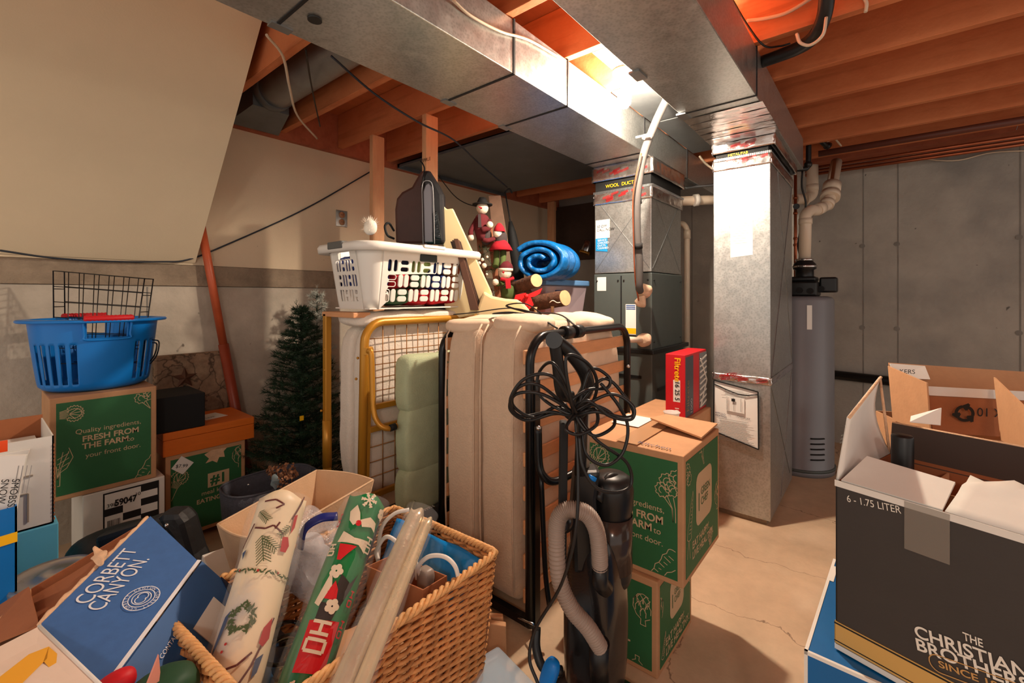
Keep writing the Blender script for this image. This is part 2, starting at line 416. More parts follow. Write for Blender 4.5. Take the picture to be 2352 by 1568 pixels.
# round branch duct among the joists near the stairs
a, b = Vector((1.13, 1.2, ZJ+.115)), Vector((1.13, 2.72, ZJ+.115))
t = T('round_duct', 'grey round branch duct tucked between two joists beside the stair soffit', 'duct', a)
MB().tube([a+(b-a)*i/14 for i in range(15)], .098, 28).build('pipe', K['galv2'], t, world=True)
MB().tube([b-Vector((0, .05, 0)), b, b+Vector((0, .02, 0))], [.104, .106, .104], 28).build('collar', K['pan'], t, world=True)
m = MB().hexa([(1.03, 2.74, ZJ+.02), (1.23, 2.74, ZJ+.02), (1.23, 2.74, ZJ+.22), (1.03, 2.74, ZJ+.22)], [(.99, 3.0, ZJ-.03), (1.28, 3.0, ZJ-.03), (1.28, 3.0, ZJ+.1), (.99, 3.0, ZJ+.1)])
m.build('boot', K['pan'], t, world=True)
# sheet metal pans nailed under joists
one(MB().box(2.2, 3.5, 1.5, 3.0, ZJ-.012, ZJ-.004).box(2.2, 2.215, 1.5, 3.0, ZJ-.03, ZJ-.004).box(2.2, 3.5, 2.98, 3.0, ZJ-.04, ZJ-.004).build('joist_pan', K['pan']),
    'dark sheet metal pan closing the joists above the snowman decorations', 'sheet metal', 'joist pans')
one(MB().box(2.12, 2.64, .75, 1.08, ZJ-.012, ZJ-.004).box(2.66, 3.4, .75, 1.08, ZJ-.012, ZJ-.004).build('joist_pan', K['galv2']),
    'pale sheet metal pan closing the joists between the two long ducts', 'sheet metal', 'joist pans')
# furnace with plenum
X0, X1, Y0, Y1 = 2.65, 3.2, 1.082, 1.49
t = T('furnace', 'grey green upright furnace under a shiny metal plenum with white stickers', 'furnace', (2.92, 1.286, 0))
MB().box(X0, X1, Y0, Y1, .06, .86).build('lower_cabinet', K['furn'], t, world=True, bev=.006)
MB().box(X0+.008, X1-.004, Y0+.006, Y1-.004, .87, 1.345).build('coil_cabinet', K['furn'], t, world=True, bev=.006)
MB().box(X0-.012, X1+.08, Y0-.012, Y1, .845, .873).build('drip_ledge', K['black'], t, world=True, bev=.003)
MB().box(X0, X0+.012, 1.285, 1.291, .9, 1.33).build('panel_joint', K['seam'], t, world=True)
for y in (Y0+.03, 1.27, 1.31, Y1-.03):
    for z in (.92, 1.3): MB().ball((X0+.004, y, z), .006, 5).build('screw', K['black'], t, world=True)
for x in (X0+.04, X1-.05):
    for z in (.92, 1.3): MB().ball((x, Y0+.004, z), .006, 5).build('screw', K['black'], t, world=True)
m = MB()
for z in (.3, .62): m.bar((X0+.08, Y0-.002, z), (X1-.06, Y0-.002, z), .008, .02)
for z in (.45, .7): m.bar((X0-.002, 1.15, z), (X0-.002, 1.42, z), .008, .018)
m.build('pressed_rib', K['black'], t, world=True)
pl = MB().box(X0+.01, X1-.02, Y0+.01, Y1-.01, 1.35, 1.86).build('plenum', K['galv'], t, world=True, bev=.003)
m = MB()
for a, b in (((Y0+.02, 1.37), (Y1-.02, 1.84)), ((Y0+.02, 1.84), (Y1-.02, 1.37))):
    m.bar((X0+.009, a[0], a[1]), (X0+.009, b[0], b[1]), .003, .004)
for a, b in (((X0+.03, 1.37), (X1-.05, 1.84)), ((X0+.03, 1.84), (X1-.05, 1.37))):
    m.bar((a[0], Y0+.009, a[1]), (b[0], Y0+.009, b[1]), .003, .004)
m.build('cross_crease', K['galv2'], t, world=True)
def band(t, x0, x1, y0, y1, z0, z1, mat, name):
    m = MB()
    foiltape(m, (x0, y1, z0), (x0, y0, z0), (0, 0, z1-z0)); foiltape(m, (x0, y0, z0), (x1, y0, z0), (0, 0, z1-z0))
    foiltape(m, (x1, y0, z0), (x1, y1, z0), (0, 0, z1-z0)); foiltape(m, (x1, y1, z0), (x0, y1, z0), (0, 0, z1-z0))
    return m.build(name, mat, t, world=True, solid=.002)
def teeth(t, x0, x1, y0, y1, z, up):
    m = MB()
    n = int((y1-y0)/.009)
    for i in range(n): m.box(x0-.004, x0-.002, y0+i*.009, y0+i*.009+.005, min(z, z+up), max(z, z+up))
    n = int((x1-x0)/.009)
    for i in range(n): m.box(x0+i*.009, x0+i*.009+.005, y0-.004, y0-.002, min(z, z+up), max(z, z+up))
    m.build('crimped_teeth', K['galv2'], t, world=True)
def redmarks(t, x0, y0, y1, z0, z1, n, sd=1):
    random.seed(sd); m = MB()
    for k in range(n):
        y = rnd(y0+.01, y1-.07); z = rnd(z0, z1-.02)
        for q in range(4): m.bar((x0-.0055, y+.05, z+q*.004), (x0-.0055, y, z+.012+q*.004), .0006, .0016)
    return m.build('tape_lettering', K['foilred'], t, world=True)
band(t, X0+.004, X1, Y0+.004, Y1-.004, 1.80, 1.88, K['foil'], 'foil_tape'); redmarks(t, X0+.004, Y0, Y1, 1.81, 1.88, 9)
MB().box(X0+.012, X1-.01, Y0+.014, Y1-.012, 1.86, 1.97).build('flexible_collar', K['blackM'], t, world=True, bev=.004)
teeth(t, X0, X1, Y0, Y1, 1.885, -.014); teeth(t, X0, X1, Y0, Y1, 1.955, .014)
band(t, X0-.004, X1+.01, Y0-.004, Y1+.003, 1.95, 2.05, K['foil'], 'foil_tape'); redmarks(t, X0-.004, Y0, Y1, 1.97, 2.03, 7, 2)
text('WOOL  DUCT', .03, K['yellow'], t, (X0+.010, 1.40, 1.905), (0, -1, 0), (0, 0, 1), 'collar_lettering', world=True)
m = MB().plate([(X0+.006, Y1-.02, 1.70), (X0+.006, Y1-.12, 1.70), (X0+.006, Y1-.12, 1.60-.02), (X0+.006, Y1-.02, 1.58)], .001)
m.build('service_sticker', K['paper'], t, world=True, label='white service sticker')
text('50 OFF\nCALL NOW', .024, K['ink'], t, (X0+.004, Y1-.03, 1.65), (0, -1, 0), (0, 0, 1), 'sticker_lettering', world=True)
MB().plate([(X0+.005, Y1-.02, 1.58), (X0+.005, Y1-.105, 1.58), (X0+.005, Y1-.105, 1.49), (X0+.005, Y1-.02, 1.50)], .001).build('service_sticker', M_('cyan sticker', C(20, 140, 200)), t, world=True, label='blue service sticker')
text('SERVICE\nCHECKED\nDUCTS\nCLEANED', .018, K['paper'], t, (X0+.003, Y1-.035, 1.56), (0, -1, 0), (0, 0, 1), 'sticker_lettering', world=True)
MB().plate([(X0+.006, Y1-.03, 1.325), (X0+.006, Y1-.095, 1.325), (X0+.006, Y1-.095, 1.235), (X0+.006, Y1-.03, 1.235)], .001).build('furnace_sticker', K['paper'], t, world=True, label='small white sticker on the upper cabinet')
a = P(1437, 698, 2.83); b = P(1460, 768, 2.83)
ya, yb = PX(1437, 700, X0).y, PX(1461, 700, X0).y
MB().plate([(X0-.001, ya, 1.15), (X0-.001, yb, 1.15), (X0-.001, yb, .96), (X0-.001, ya, .96)], .001).build('rating_label', K['paper'], t, world=True, label='white rating label with blue and yellow bands')
MB().plate([(X0-.002, ya, 1.0), (X0-.002, yb, 1.0), (X0-.002, yb, .965), (X0-.002, ya, .965)], .001).build('label_band', K['yellow'], t, world=True)
m = MB()
for q in range(3): m.box(X0-.003, X0-.002, yb+.004, ya-.004, 1.14-q*.011, 1.145-q*.011)
m.build('label_stripe', M_('label blue', C(40, 90, 170)), t, world=True)
# return air drop
t = T('return_air_drop', 'tall shiny metal duct column standing on the floor with a document pouch', 'duct', (3.0, .59, 0))
cx0, cx1, cy0, cy1 = 2.655, 3.37, .452, .732
MB().box(cx0+.02, cx1-.02, cy0+.02, cy1-.02, 0, .03).build('base_curb', K['concB'], t, world=True)
MB().box(cx0, cx1, cy0, cy1, .03, 1.96).build('column', K['galv'], t, world=True, bev=.003)
m = MB()
for a, b in (((cx0+.02, .78), (cx1-.02, 1.9)), ((cx1-.02, .80), (cx0+.2, 1.9)), ((cx0+.02, .72), (cx1-.1, .1)), ((cx1-.02, .75), (cx0+.3, .06))):
    m.bar((a[0], cy0-.001, a[1]), (b[0], cy0-.001, b[1]), .004, .004)
m.build('cross_crease', K['galv2'], t, world=True)
band(t, cx0-.003, cx1+.003, cy0-.003, cy1+.003, .735, .775, K['foil'], 'foil_tape')
redmarks(t, cx0-.003, cy0, cy1, .735, .785, 9, 5)
band(t, cx0-.004, cx1+.003, cy0-.004, cy1+.003, 1.89, 1.945, K['foil'], 'foil_tape'); redmarks(t, cx0-.004, cy0, cy1, 1.90, 1.95, 6, 6)
MB().box(cx0+.012, cx1-.01, cy0+.012, cy1-.01, 1.955, 2.0).build('flexible_collar', K['blackM'], t, world=True)
teeth(t, cx0, cx1, cy0, cy1, 1.958, -.012); teeth(t, cx0, cx1, cy0, cy1, 1.985, .012)
band(t, cx0-.006, cx1+.05, cy0-.02, cy1+.006, 1.985, 2.05, K['foil'], 'foil_tape'); redmarks(t, cx0-.006, cy0+.05, cy1, 1.99, 2.05, 6, 7)
text('METAL/FAB', .02, K['yellow'], t, (cx0+.011, .66, 1.965), (0, -1, 0), (0, 0, 1), 'collar_lettering', world=True)
ya, yb = PX(1678, 500, cx0).y, PX(1729, 500, cx0).y
MB().plate([(cx0-.001, ya, 1.68), (cx0-.001, yb, 1.69), (cx0-.001, yb, 1.42), (cx0-.001, ya, 1.41)], .001).build('notice_sheet', K['paper'], t, world=True, label='white notice sheet')
m = MB()
random.seed(3)
for q in range(14): m.box(cx0-.0025, cx0-.002, yb+.012+rnd(0, .03), ya-.01, 1.655-q*.013, 1.6565-q*.013)
m.build('notice_lines', M_('pale grey ink', C(190, 192, 192)), t, world=True)
# document pouch hung on the column
ya, yb = PX(1642, 900, cx0).y, PX(1743, 900, cx0).y
t = T('document_pouch', 'clear hanging pouch of printed manuals with black edging', 'pouch', (cx0-.012, (ya+yb)/2, .47))
q = [(cx0-.016, ya, .735), (cx0-.016, yb, .70), (cx0-.018, yb-.003, .40), (cx0-.018, ya, .455)]
MB().plate(q, .004).build('checklist_sheet', K['paper'], t, world=True)
m = MB()
for a, b in ((0, 1), (1, 2), (2, 3), (3, 0)): m.bar(Vector(q[a])-Vector((.004, 0, 0)), Vector(q[b])-Vector((.004, 0, 0)), .005, .006, (1, 0, 0))
m.tube(spl([Vector((cx0-.021, ya, .715)), Vector((cx0-.024, ya*.4+yb*.6, .675)), Vector((cx0-.021, yb, .685))], 8), .003, 6)
m.build('black_edging', K['blackM'], t, world=True)
ym = (ya+yb)/2
MB().plate([(cx0-.026, ym+.045, .66), (cx0-.026, ym-.045, .655), (cx0-.026, ym-.045, .575), (cx0-.026, ym+.045, .58)], .006).build('manual', K['paper'], t, world=True)
m = MB()
for k, dy in enumerate((.04, .033, .004, -.03)): m.bar((cx0-.0335, ym+dy, .655), (cx0-.0335, ym+dy, .585), .0005, .003)
m.box(cx0-.034, cx0-.033, ym-.002, ym+.016, .635, .65)
m.build('manual_print', K['ink'], t, world=True)
text('APPOLO\nHEATING', .014, M_('navy ink', C(30, 40, 90)), t, (cx0-.021, ya-.008, .555), (0, -1, -.1), (0, 0, 1), 'pouch_lettering', world=True)
text('CHECKLIST', .014, K['ink'], t, (cx0-.021, yb+.10, .552), (0, -1, -.1), (0, 0, 1), 'pouch_lettering', world=True, sx=.9)
m = MB(); random.seed(5)
for k in range(15):
    z = .53-k*.008; m.box(cx0-.0235, cx0-.023, yb+.02+rnd(0, .04), ya-.012-rnd(0, .02), z, z+.0016)
for k in range(6):
    z = .69-k*.006; m.box(cx0-.0235, cx0-.023, yb+.03+rnd(0, .04), ya-.03-rnd(0, .03), z, z+.0014)
pr_ = m.build('small_print', M_('grey ink', C(120, 118, 116)), t, world=True)
# bulb in its porcelain holder
t = T('ceiling_lamp', 'bare lit bulb in a white porcelain holder between the two ducts', 'light bulb', (BULB.x, BULB.y, ZJ-.001))
MB().box(-.235, .13, -.04, .04, .001, .02).build('mounting_board', K['woodD'], t)
MB().lathe([(.0, 0), (.055, 0), (.055, -.012), (.04, -.03), (.028, -.05), (.024, -.07), (0, -.07)], 24).build('holder', K['cream'], t)
mb_ = bpy.data.materials.new('lit bulb'); mb_.use_nodes = True; N = mb_.node_tree.nodes; N.clear()
o_ = N.new('ShaderNodeOutputMaterial'); a_ = N.new('ShaderNodeAddShader'); e_ = N.new('ShaderNodeEmission'); tr = N.new('ShaderNodeBsdfTransparent')
e_.inputs[0].default_value = (1, .86, .68, 1); e_.inputs[1].default_value = 40
mb_.node_tree.links.new(e_.outputs[0], a_.inputs[0]); mb_.node_tree.links.new(tr.outputs[0], a_.inputs[1]); mb_.node_tree.links.new(a_.outputs[0], o_.inputs[0])
MB().lathe([(.014, -.065), (.016, -.08), (.028, -.105), (.033, -.13), (.03, -.155), (.018, -.172), (0, -.178)], 20).build('bulb', mb_, t)
# ================================================================ pipes, cables and the water heater
def tubeobj(name, pts, r, mat, label=None, cat=None, parent=None, n=12, group=None, sp=0, **k):
    if sp: pts = spl(pts, sp)
    pts = [Vector(p) for p in pts]
    if parent is None:
        c = pts[0].copy(); o = MB().tube([p-c for p in pts], r, n, **k).build(name, mat); o.location = c
        return tag(o, label, cat, group)
    return MB().tube(pts, r, n, **k).build(name, mat, parent, world=True)
hc = Vector((3.74, .47, 0)); hr = .215
t = T('water_heater', 'grey cylindrical water heater with a black blower on top', 'water heater', hc)
MB().lathe([(0, 0), (hr+.004, 0), (hr+.006, .03), (hr, .036), (hr, 1.17), (hr-.01, 1.19), (hr-.04, 1.2), (0, 1.2)], 48).build('tank', K['tank'], t)
MB().lathe([(hr+.001, .028), (hr+.009, .03), (hr+.009, .046), (hr+.001, .048)], 48).build('base_ring', K['furn'], t)
m = MB()
dirc = (Vector((0, 0, 0))-hc); ang = math.atan2(dirc.y, dirc.x)
for k in range(5):
    pts = [Vector((math.cos(ang+.35+q*.06)*(hr+.002), math.sin(ang+.35+q*.06)*(hr+.002), .12+.035*k)) for q in range(8)]
    m.tube(pts, .005, 6)
m.build('louvre_slots', K['blackM'], t)
def onring(a, z, w_, h_, mat, name):
    m = MB(); m.grid(lambda u, v: Vector((math.cos(ang+a+(u-.5)*w_/hr)*(hr+.002), math.sin(ang+a+(u-.5)*w_/hr)*(hr+.002), z+v*h_)), 6, 1)
    return m.build(name, mat, t)
onring(.32, .98, .03, .16, K['paper'], 'rating_sticker')
bw = MB().box(-.13, .10, -.13, .10, 1.2, 1.30).box(-.10, .08, -.12, .06, 1.30, 1.335).box(-.02, .09, -.23, -.13, 1.225, 1.33)
bw.build('blower_housing', K['black'], t, bev=.012)
for q, (x, y, z) in enumerate(((-.14, -.03, 1.24), (-.14, -.09, 1.235), (-.05, -.14, 1.25))):
    MB().cyl((x, y, z), (x+.03, y, z), .02).build('blower_knob', K['blackM'], t)
v0 = P(1848, 612, 3.13)
MB().lathe([(.055, 1.335), (.055, 1.38), (.07, 1.39), (.068, 1.42), (.05, 1.44), (.05, 1.455)], 24, c=(v0.x-hc.x, v0.y-hc.y, 0)).build('rubber_boot', K['black'], t)
MB().lathe([(.072, 1.398), (.074, 1.4), (.074, 1.41), (.072, 1.412)], 24, c=(v0.x-hc.x, v0.y-hc.y, 0)).build('hose_clamp', K['chrome'], t)
MB().lathe([(.053, 1.444), (.055, 1.446), (.055, 1.456), (.053, 1.458)], 24, c=(v0.x-hc.x, v0.y-hc.y, 0)).build('hose_clamp', K['chrome'], t)
# vent pipe with offset elbows up through the wall
A = P(1848, 612, 3.13); B = P(1850, 505, 3.13); Cc = P(1874, 483, 3.2); D = P(1898, 472, 3.24); E = P(1906, 455, 3.27); G = P(1921, 372, 3.45)
A.z = 1.456
t = T('vent_pipe', 'white plastic vent pipe rising from the water heater with offset elbows', 'pipe', A)
MB().tube([A]+spl([B-Vector((0, 0, .02)), B+Vector((0, 0, .03)), (B+Cc)/2+Vector((0, 0, .035)), Cc, D, (D+E)/2+Vector((0, 0, .01)), E], 5)+[G], .037, 20).build('pipe', K['pvc'], t, world=True)
for a, b, r in ((B-Vector((0, 0, .03)), B+Vector((0, 0, .01)), .042), (Cc+(D-Cc)*.1, Cc+(D-Cc)*.6, .042), (D, D+(E-D)*.5, .046), (E, E+(G-E)*.12, .062), (E+(G-E)*.16, E+(G-E)*.36, .058)):
    MB().cyl(a, b, r, 24).build('coupling', K['pvc'], t, world=True)
# other white pipes at the end wall and behind the furnace
t = T('drain_pipe', 'short white pipe with elbow hanging high beside the vent pipe', 'pipe', P(1865, 380, 3.55))
a, b = P(1866, 380, 3.55), P(1866, 430, 3.55)
MB().tube([a, b]+spl([b, P(1864, 447, 3.55), P(1850, 456, 3.53), P(1825, 457, 3.5)], 5)[1:], .04, 18).build('pipe', K['pvc'], t, world=True)
MB().cyl(P(1866, 424, 3.55), P(1866, 438, 3.55), .042, 20).build('coupling', K['pvc'], t, world=True)
MB().tube([P(1854, 457, 3.5), P(1850, 457, 3.5)], .046, 20).build('coupling', K['pvc'], t, world=True)
t = T('condensate_pipe', 'white vertical plastic pipe with rounded top beside the furnace', 'pipe', P(1578, 780, 3.5))
MB().tube(spl([P(1560, 514, 3.55), P(1570, 515, 3.52), P(1578, 530, 3.5), P(1578, 560, 3.5)], 5)+[P(1578, 790, 3.5), Vector((P(1578, 790, 3.5).x, P(1578, 790, 3.5).y, 0))], .021, 14).build('pipe', K['pvc'], t, world=True)
MB().cyl(P(1578, 528, 3.5), P(1578, 548, 3.5), .026, 18).build('coupling', K['pvc'], t, world=True)
t = T('flue_pipe', 'short white horizontal pipe between the plenum and the metal column', 'pipe', P(1572, 459, 3.3))
MB().cyl(P(1560, 462, 3.25), P(1665, 458, 3.35), .034, 20).build('pipe', K['pvc'], t, world=True)
MB().cyl(P(1594, 460, 3.25), P(1604, 459, 3.25), .043, 24).build('coupling', K['cream'], t, world=True)
tubeobj('black_drain_pipe', [PX(1790, 846, XB-.05), PX(2160, 888, XB-.05), PX(2352, 905, XB-.05), PX(2600, 925, XB-.05)], .036, K['black'], 'thick black horizontal pipe low along the grey end wall', 'pipe', n=20)
# copper riser with valve on the heater side
t = T('copper_riser', 'vertical copper pipe with round valve beside the metal column', 'pipe', P(1828, 690, 3.45))
MB().cyl(P(1827, 392, 3.45), P(1827, 720, 3.45), .011, 12).build('pipe', K['copper'], t, world=True)
for y in (452, 487, 545, 560): MB().cyl(P(1827, y, 3.45), P(1827, y+5, 3.45), .015, 12).build('fitting', K['copper'], t, world=True)
MB().cyl(P(1829, 474, 3.44), P(1829, 474, 3.36), .022, 12).build('valve_handle', K['black'], t, world=True)
# copper pipes under the joists
for k, (ya, yb, dx) in enumerate(((350, 275, .28), (362, 289, .22), (372, 300, .16))):
    a = PX(1850, ya, XB-dx); b = PX(2352, yb, XB-dx); a.z = b.z = 2.215-.012*k
    tubeobj('copper_pipe', [a, b+(b-a)*.4], .012, K['copper'], ['upper', 'middle', 'lowest'][k]+' of three copper pipes running under the joists by the grey wall', 'pipe', group='copper pipes')
a = PX(1880, 297, 3.95); b = PX(2352, 215, 3.95); a.z = b.z = 2.235
tubeobj('gas_line', [a, b+(b-a)*.4], .022, M_('dark red pipe', C(96, 50, 38), .5), 'dark red brown pipe under the joists above the copper pipes', 'pipe')
q = [P(1820, 388, 3.2), P(1845, 388, 3.2), P(1856, 378, 3.2), P(1858, 310, 3.2), P(1864, 300, 3.25), P(1880, 318, 3.3), P(1900, 335, 3.35), P(1915, 325, 3.5), P(1908, 350, 3.6)]
t = T('black_gas_pipe', 'black iron pipe with elbows at the end of the return duct', 'pipe', q[0])
MB().tube(spl(q, 4), .017, 12).build('pipe', K['black'], t, world=True)
for i in (2, 4, 6): MB().ball(q[i], .026, 8).build('elbow', K['black'], t, world=True)
# perforated strap
a, b = P(2352, 250, 2.9), P(2334, 298, 2.95)
one(MB().bar(a, b, .002, .022, (1, 0, 0)).build('hanger_strap', K['galv2']), 'small perforated metal strap hanging under the joists', 'strap')
one(MB().bar(P(2274, 350, 3.22), P(2272, 392, 3.22), .012, .022).build('wall_peg', K['stud']), 'small pale wooden peg high on the grey end wall', 'peg')
# cables
def cable(pts, r, mat, label, n=6, grp='cables'): return tubeobj('cable', pts, r, mat, label, 'cable', n=n, sp=6, group=grp)
cable([P(1843, 392, 3.15), P(1842, 430, 3.15), P(1851, 470, 3.15), P(1840, 520, 3.2), P(1833, 565, 3.3), P(1840, 595, 3.4), P(1849, 620, 3.55), P(1853, 655, 3.48)], .006, K['black'], 'thin black cord hanging down to the water heater blower')
cable([P(0, 575, 1.96), PY(120, 592, 3.02), PY(250, 600, 3.025), PY(370, 601, 3.025), PY(432, 596, 3.03), PY(520, 562, YL-.01), PY(700, 480, YL-.01), PY(856, 391, YL-.04)], .005, K['darkwire'], 'thin dark cable drooping under the stair soffit then rising along the painted wall')
cable([P(612, 80, 1.80), P(650, 130, 1.95), P(665, 200, 2.2), P(683, 265, 2.5), P(728, 318, 2.85)], .006, K['whitewire'], 'off white flat cable hanging down from the duct edge past two joists')
cable([P(702, 113, 1.9), P(716, 200, 2.25), P(735, 290, 2.75)], .004, K['black'], 'thin black cable hanging in front of the round duct')
cable([P(760, 128, 1.95), P(860, 215, 2.1), P(960, 280, 2.25), P(1040, 320, 2.5), P(1100, 375, 2.9), P(1165, 430, 3.3)], .005, K['darkwire'], 'blue grey cable running from the supply duct past the studs to the far corner')
cable([PY(525, 275, YL-.03), PY(580, 285, YL-.03), PY(612, 300, YL-.02), PY(626, 312, YL-.01)], .006, K['whitewire'], 'short off white cable curving under the duct boot beside the soffit')
cable([PY(1040, 0, 1.08), PY(1080, 35, 1.08), PY(1150, 72, 1.08), PY(1215, 92, 1.08), PY(1290, 135, 1.08)], .005, K['whitewire'], 'pinkish cable sagging across the bright side of the supply duct')
cable([PX(1715, 48, 2.085), PX(1760, 42, 2.085), PX(1810, 28, 2.085), PX(1870, -8, 2.085)], .007, K['whitewire'], 'white cable stapled across the brightest joist beyond the return duct')
cable([PX(1680, -5, 2.05), PX(1715, 55, 2.07), PX(1754, 104, 2.09), PX(1790, 106, 2.18), PX(1815, 100, 2.2)], .004, K['black'], 'thin black cord dropping beside the return duct')
cable([P(1830, 78, 1.74), P(1838, 98, 1.72), P(1862, 103, 1.70), P(1890, 80, 1.66), P(1898, 40, 1.66)], .006, K['whitewire'], 'white cable looped around the black hose')
cable([PX(1978, -14, 2.085), PX(1990, 6, 2.085), PX(1988, 28, 2.085)], .006, K['whitewire'], 'short white cable stapled on a joist beside the black hose')
cable([P(1900, 325, 3.2), P(1990, 290, 3.15), P(2100, 278, 3.1), P(2250, 262, 3.0), P(2400, 238, 2.9)], .006, K['whitewire'], 'white cable sagging beneath the last joists above the copper pipes')
cable([P(1865, 298, 3.15), P(1895, 292, 3.2), P(1915, 315, 3.25), P(1932, 335, 3.3)], .007, K['whitewire'], 'short white tube curling beside the black iron pipe')
cable([PX(2085, 348, XB-.02), PX(2130, 365, XB-.02), PX(2200, 368, XB-.02), PX(2280, 350, XB-.02), PX(2400, 345, XB-.02)], .005, K['whitewire'], 'thin white cable drooping against the top of the grey wall')
cable([P(1002, 398, 3.2), P(1050, 455, 3.7), P(1095, 474, 4.0), P(1140, 472, 4.2)], .004, K['black'], 'thin dark cord strung behind the snowman decorations')
cable([P(1572, 432, 3.4), P(1600, 428, 3.45), P(1645, 424, 3.5)], .012, K['galv2'], 'thin grey tube between plenum and metal column')
cable([P(1606, 358, 3.2), P(1620, 375, 3.2), P(1640, 390, 3.2)], .008, K['whitewire'], 'short white cable beside the metal column top')
cable([PX(1205, 440, 4.3), PX(1240, 432, 4.3), PX(1300, 444, 4.3), PX(1358, 440, 4.3)], .006, K['whitewire'], 'pale cable under the far joists behind the plenum')
# black insulated hose overhead
tubeobj('insulated_hose', [P(1905, -60, 1.62), P(1900, -10, 1.65), P(1892, 40, 1.69), P(1870, 84, 1.75), P(1830, 112, 1.85), P(1750, 142, 2.0)], .026, K['black'], 'thick black insulated hose bending over the joists beside the return duct', 'hose', sp=6, n=16)
# grey insulated line set in front of the furnace
t = T('insulated_refrigerant_line', 'grey foam insulated line dropping from the ceiling into the furnace front', 'pipe', P(1468, 640, 2.55))
q = [P(1538, 215, 2.35), P(1520, 250, 2.4), P(1500, 295, 2.42), P(1477, 360, 2.45), P(1464, 450, 2.47), P(1463, 530, 2.49), P(1468, 600, 2.5), P(1468, 655, 2.52), P(1470, 668, 2.56)]
MB().tube(spl(q, 8), .021, 18).build('foam_sleeve', K['foam'], t, world=True)
for y0, y1, x in ((458, 467, 1464), (559, 570, 1466)): MB().cyl(P(x, y0, 2.475), P(x, y1, 2.485), .0235, 18).build('tape_band', K['blackM'], t, world=True)
MB().tube(spl([P(1473, 352, 2.41), P(1455, 440, 2.43), P(1455, 540, 2.45), P(1459, 640, 2.5), P(1467, 690, 2.58)], 8), .004, 8).build('copper_line', K['copper'], t, world=True)
z0 = P(1486, 314, 2.40)
MB().lathe([(.024, -.008), (.028, -.006), (.028, .006), (.024, .008)], 20, c=z0).box(z0.x-.03, z0.x-.02, z0.y-.0, z0.y+.05, z0.z-.005, z0.z+.005).build('strap', K['cream'], t, world=True)
t2 = T('sealing_putty', 'beige lump of putty where the grey line enters the furnace', 'putty', P(1477, 680, 2.64))
MB().soft(P(1478, 668, 2.66), (.03, .05, .045), 2.2, 8, .016, 18).soft(P(1472, 693, 2.63), (.025, .03, .035), 2.2, 8, .012, 22, seed=3).build('putty', K['putty'], t2, world=True)
t2 = T('capped_pipe', 'short white pipe stub packed with beige putty on the furnace front', 'pipe', P(1470, 780, 2.63))
MB().cyl(P(1432, 779, 2.42), P(1474, 781, 2.66), .017, 14).build('pipe', K['pvc'], t2, world=True)
MB().soft(P(1480, 780, 2.66), (.035, .04, .04), 2.4, 8, .014, 20, seed=5).build('putty', K['putty'], t2, world=True)
# outlet plate on the painted wall
a = PY(784, 502, YL)
t = T('wall_outlet', 'chrome duplex outlet plate on the painted wall above the laundry basket', 'outlet', (a.x, YL, a.z))
MB().box(-.045, .045, -.006, 0, -.06, .06).build('cover_plate', K['chrome'], t, bev=.003)
for dz in (-.026, .026):
    r = MB().lathe([(0, 0), (.021, 0), (.022, .004), (0, .004)], 20, M=Matrix.Translation((0, -.006, dz)) @ Matrix.Rotation(math.pi/2, 4, 'X')).build('receptacle', M_('tan plastic', C(170, 120, 84), .5), t)
    MB().box(-.008, -.005, -.0115, -.010, dz-.004, dz+.008).box(.005, .008, -.0115, -.010, dz-.004, dz+.008).build('slot', K['ink'], r)
a = P(415, 462, 2.42)
tubeobj('wall_hook', [a+Vector((-.02, 0, .0)), a, a+Vector((.02, -.01, .01)), a+Vector((.03, -.03, -.01)), a+Vector((.02, -.03, -.03))], .003, K['blackmetal'], 'small dark hook screwed into the stair soffit', 'hook', sp=4)
# leaning copper coloured pole
a, b, c = P(453, 470, 2.57), P(513, 790, 2.63), P(546, 962, 2.665)
t = T('closet_pole', 'long red brown wooden pole leaning against the stair soffit edge', 'pole', c)
e = c+(c-b)*((c.z)/(b.z-c.z))
MB().cyl(a, b, .0215, 18).build('upper_pole', M_('red brown varnish', C(190, 88, 52), .42, 0, .12, 6), t, world=True)
MB().cyl(b, e, .027, 18).build('lower_pole', M_('dark red brown varnish', C(150, 62, 38), .42, 0, .12, 6), t, world=True)
# far corner lamp-like metal can hung on the dark wall
a = PX(1348, 565, 4.43)
t = T('metal_lantern', 'small shiny metal lantern tilted against the dark corner wall', 'lantern', a)
R_ = Matrix.Rotation(.35, 4, FW)
MB().lathe([(0, -.085), (.05, -.085), (.052, -.08), (.045, .05), (.03, .062), (0, .08)], 16, M=R_).build('body', K['chrome'], t)
MB().lathe([(.052, -.088), (.06, -.09), (.06, -.062), (.052, -.072)], 16, M=R_).build('rim', K['gold'], t)
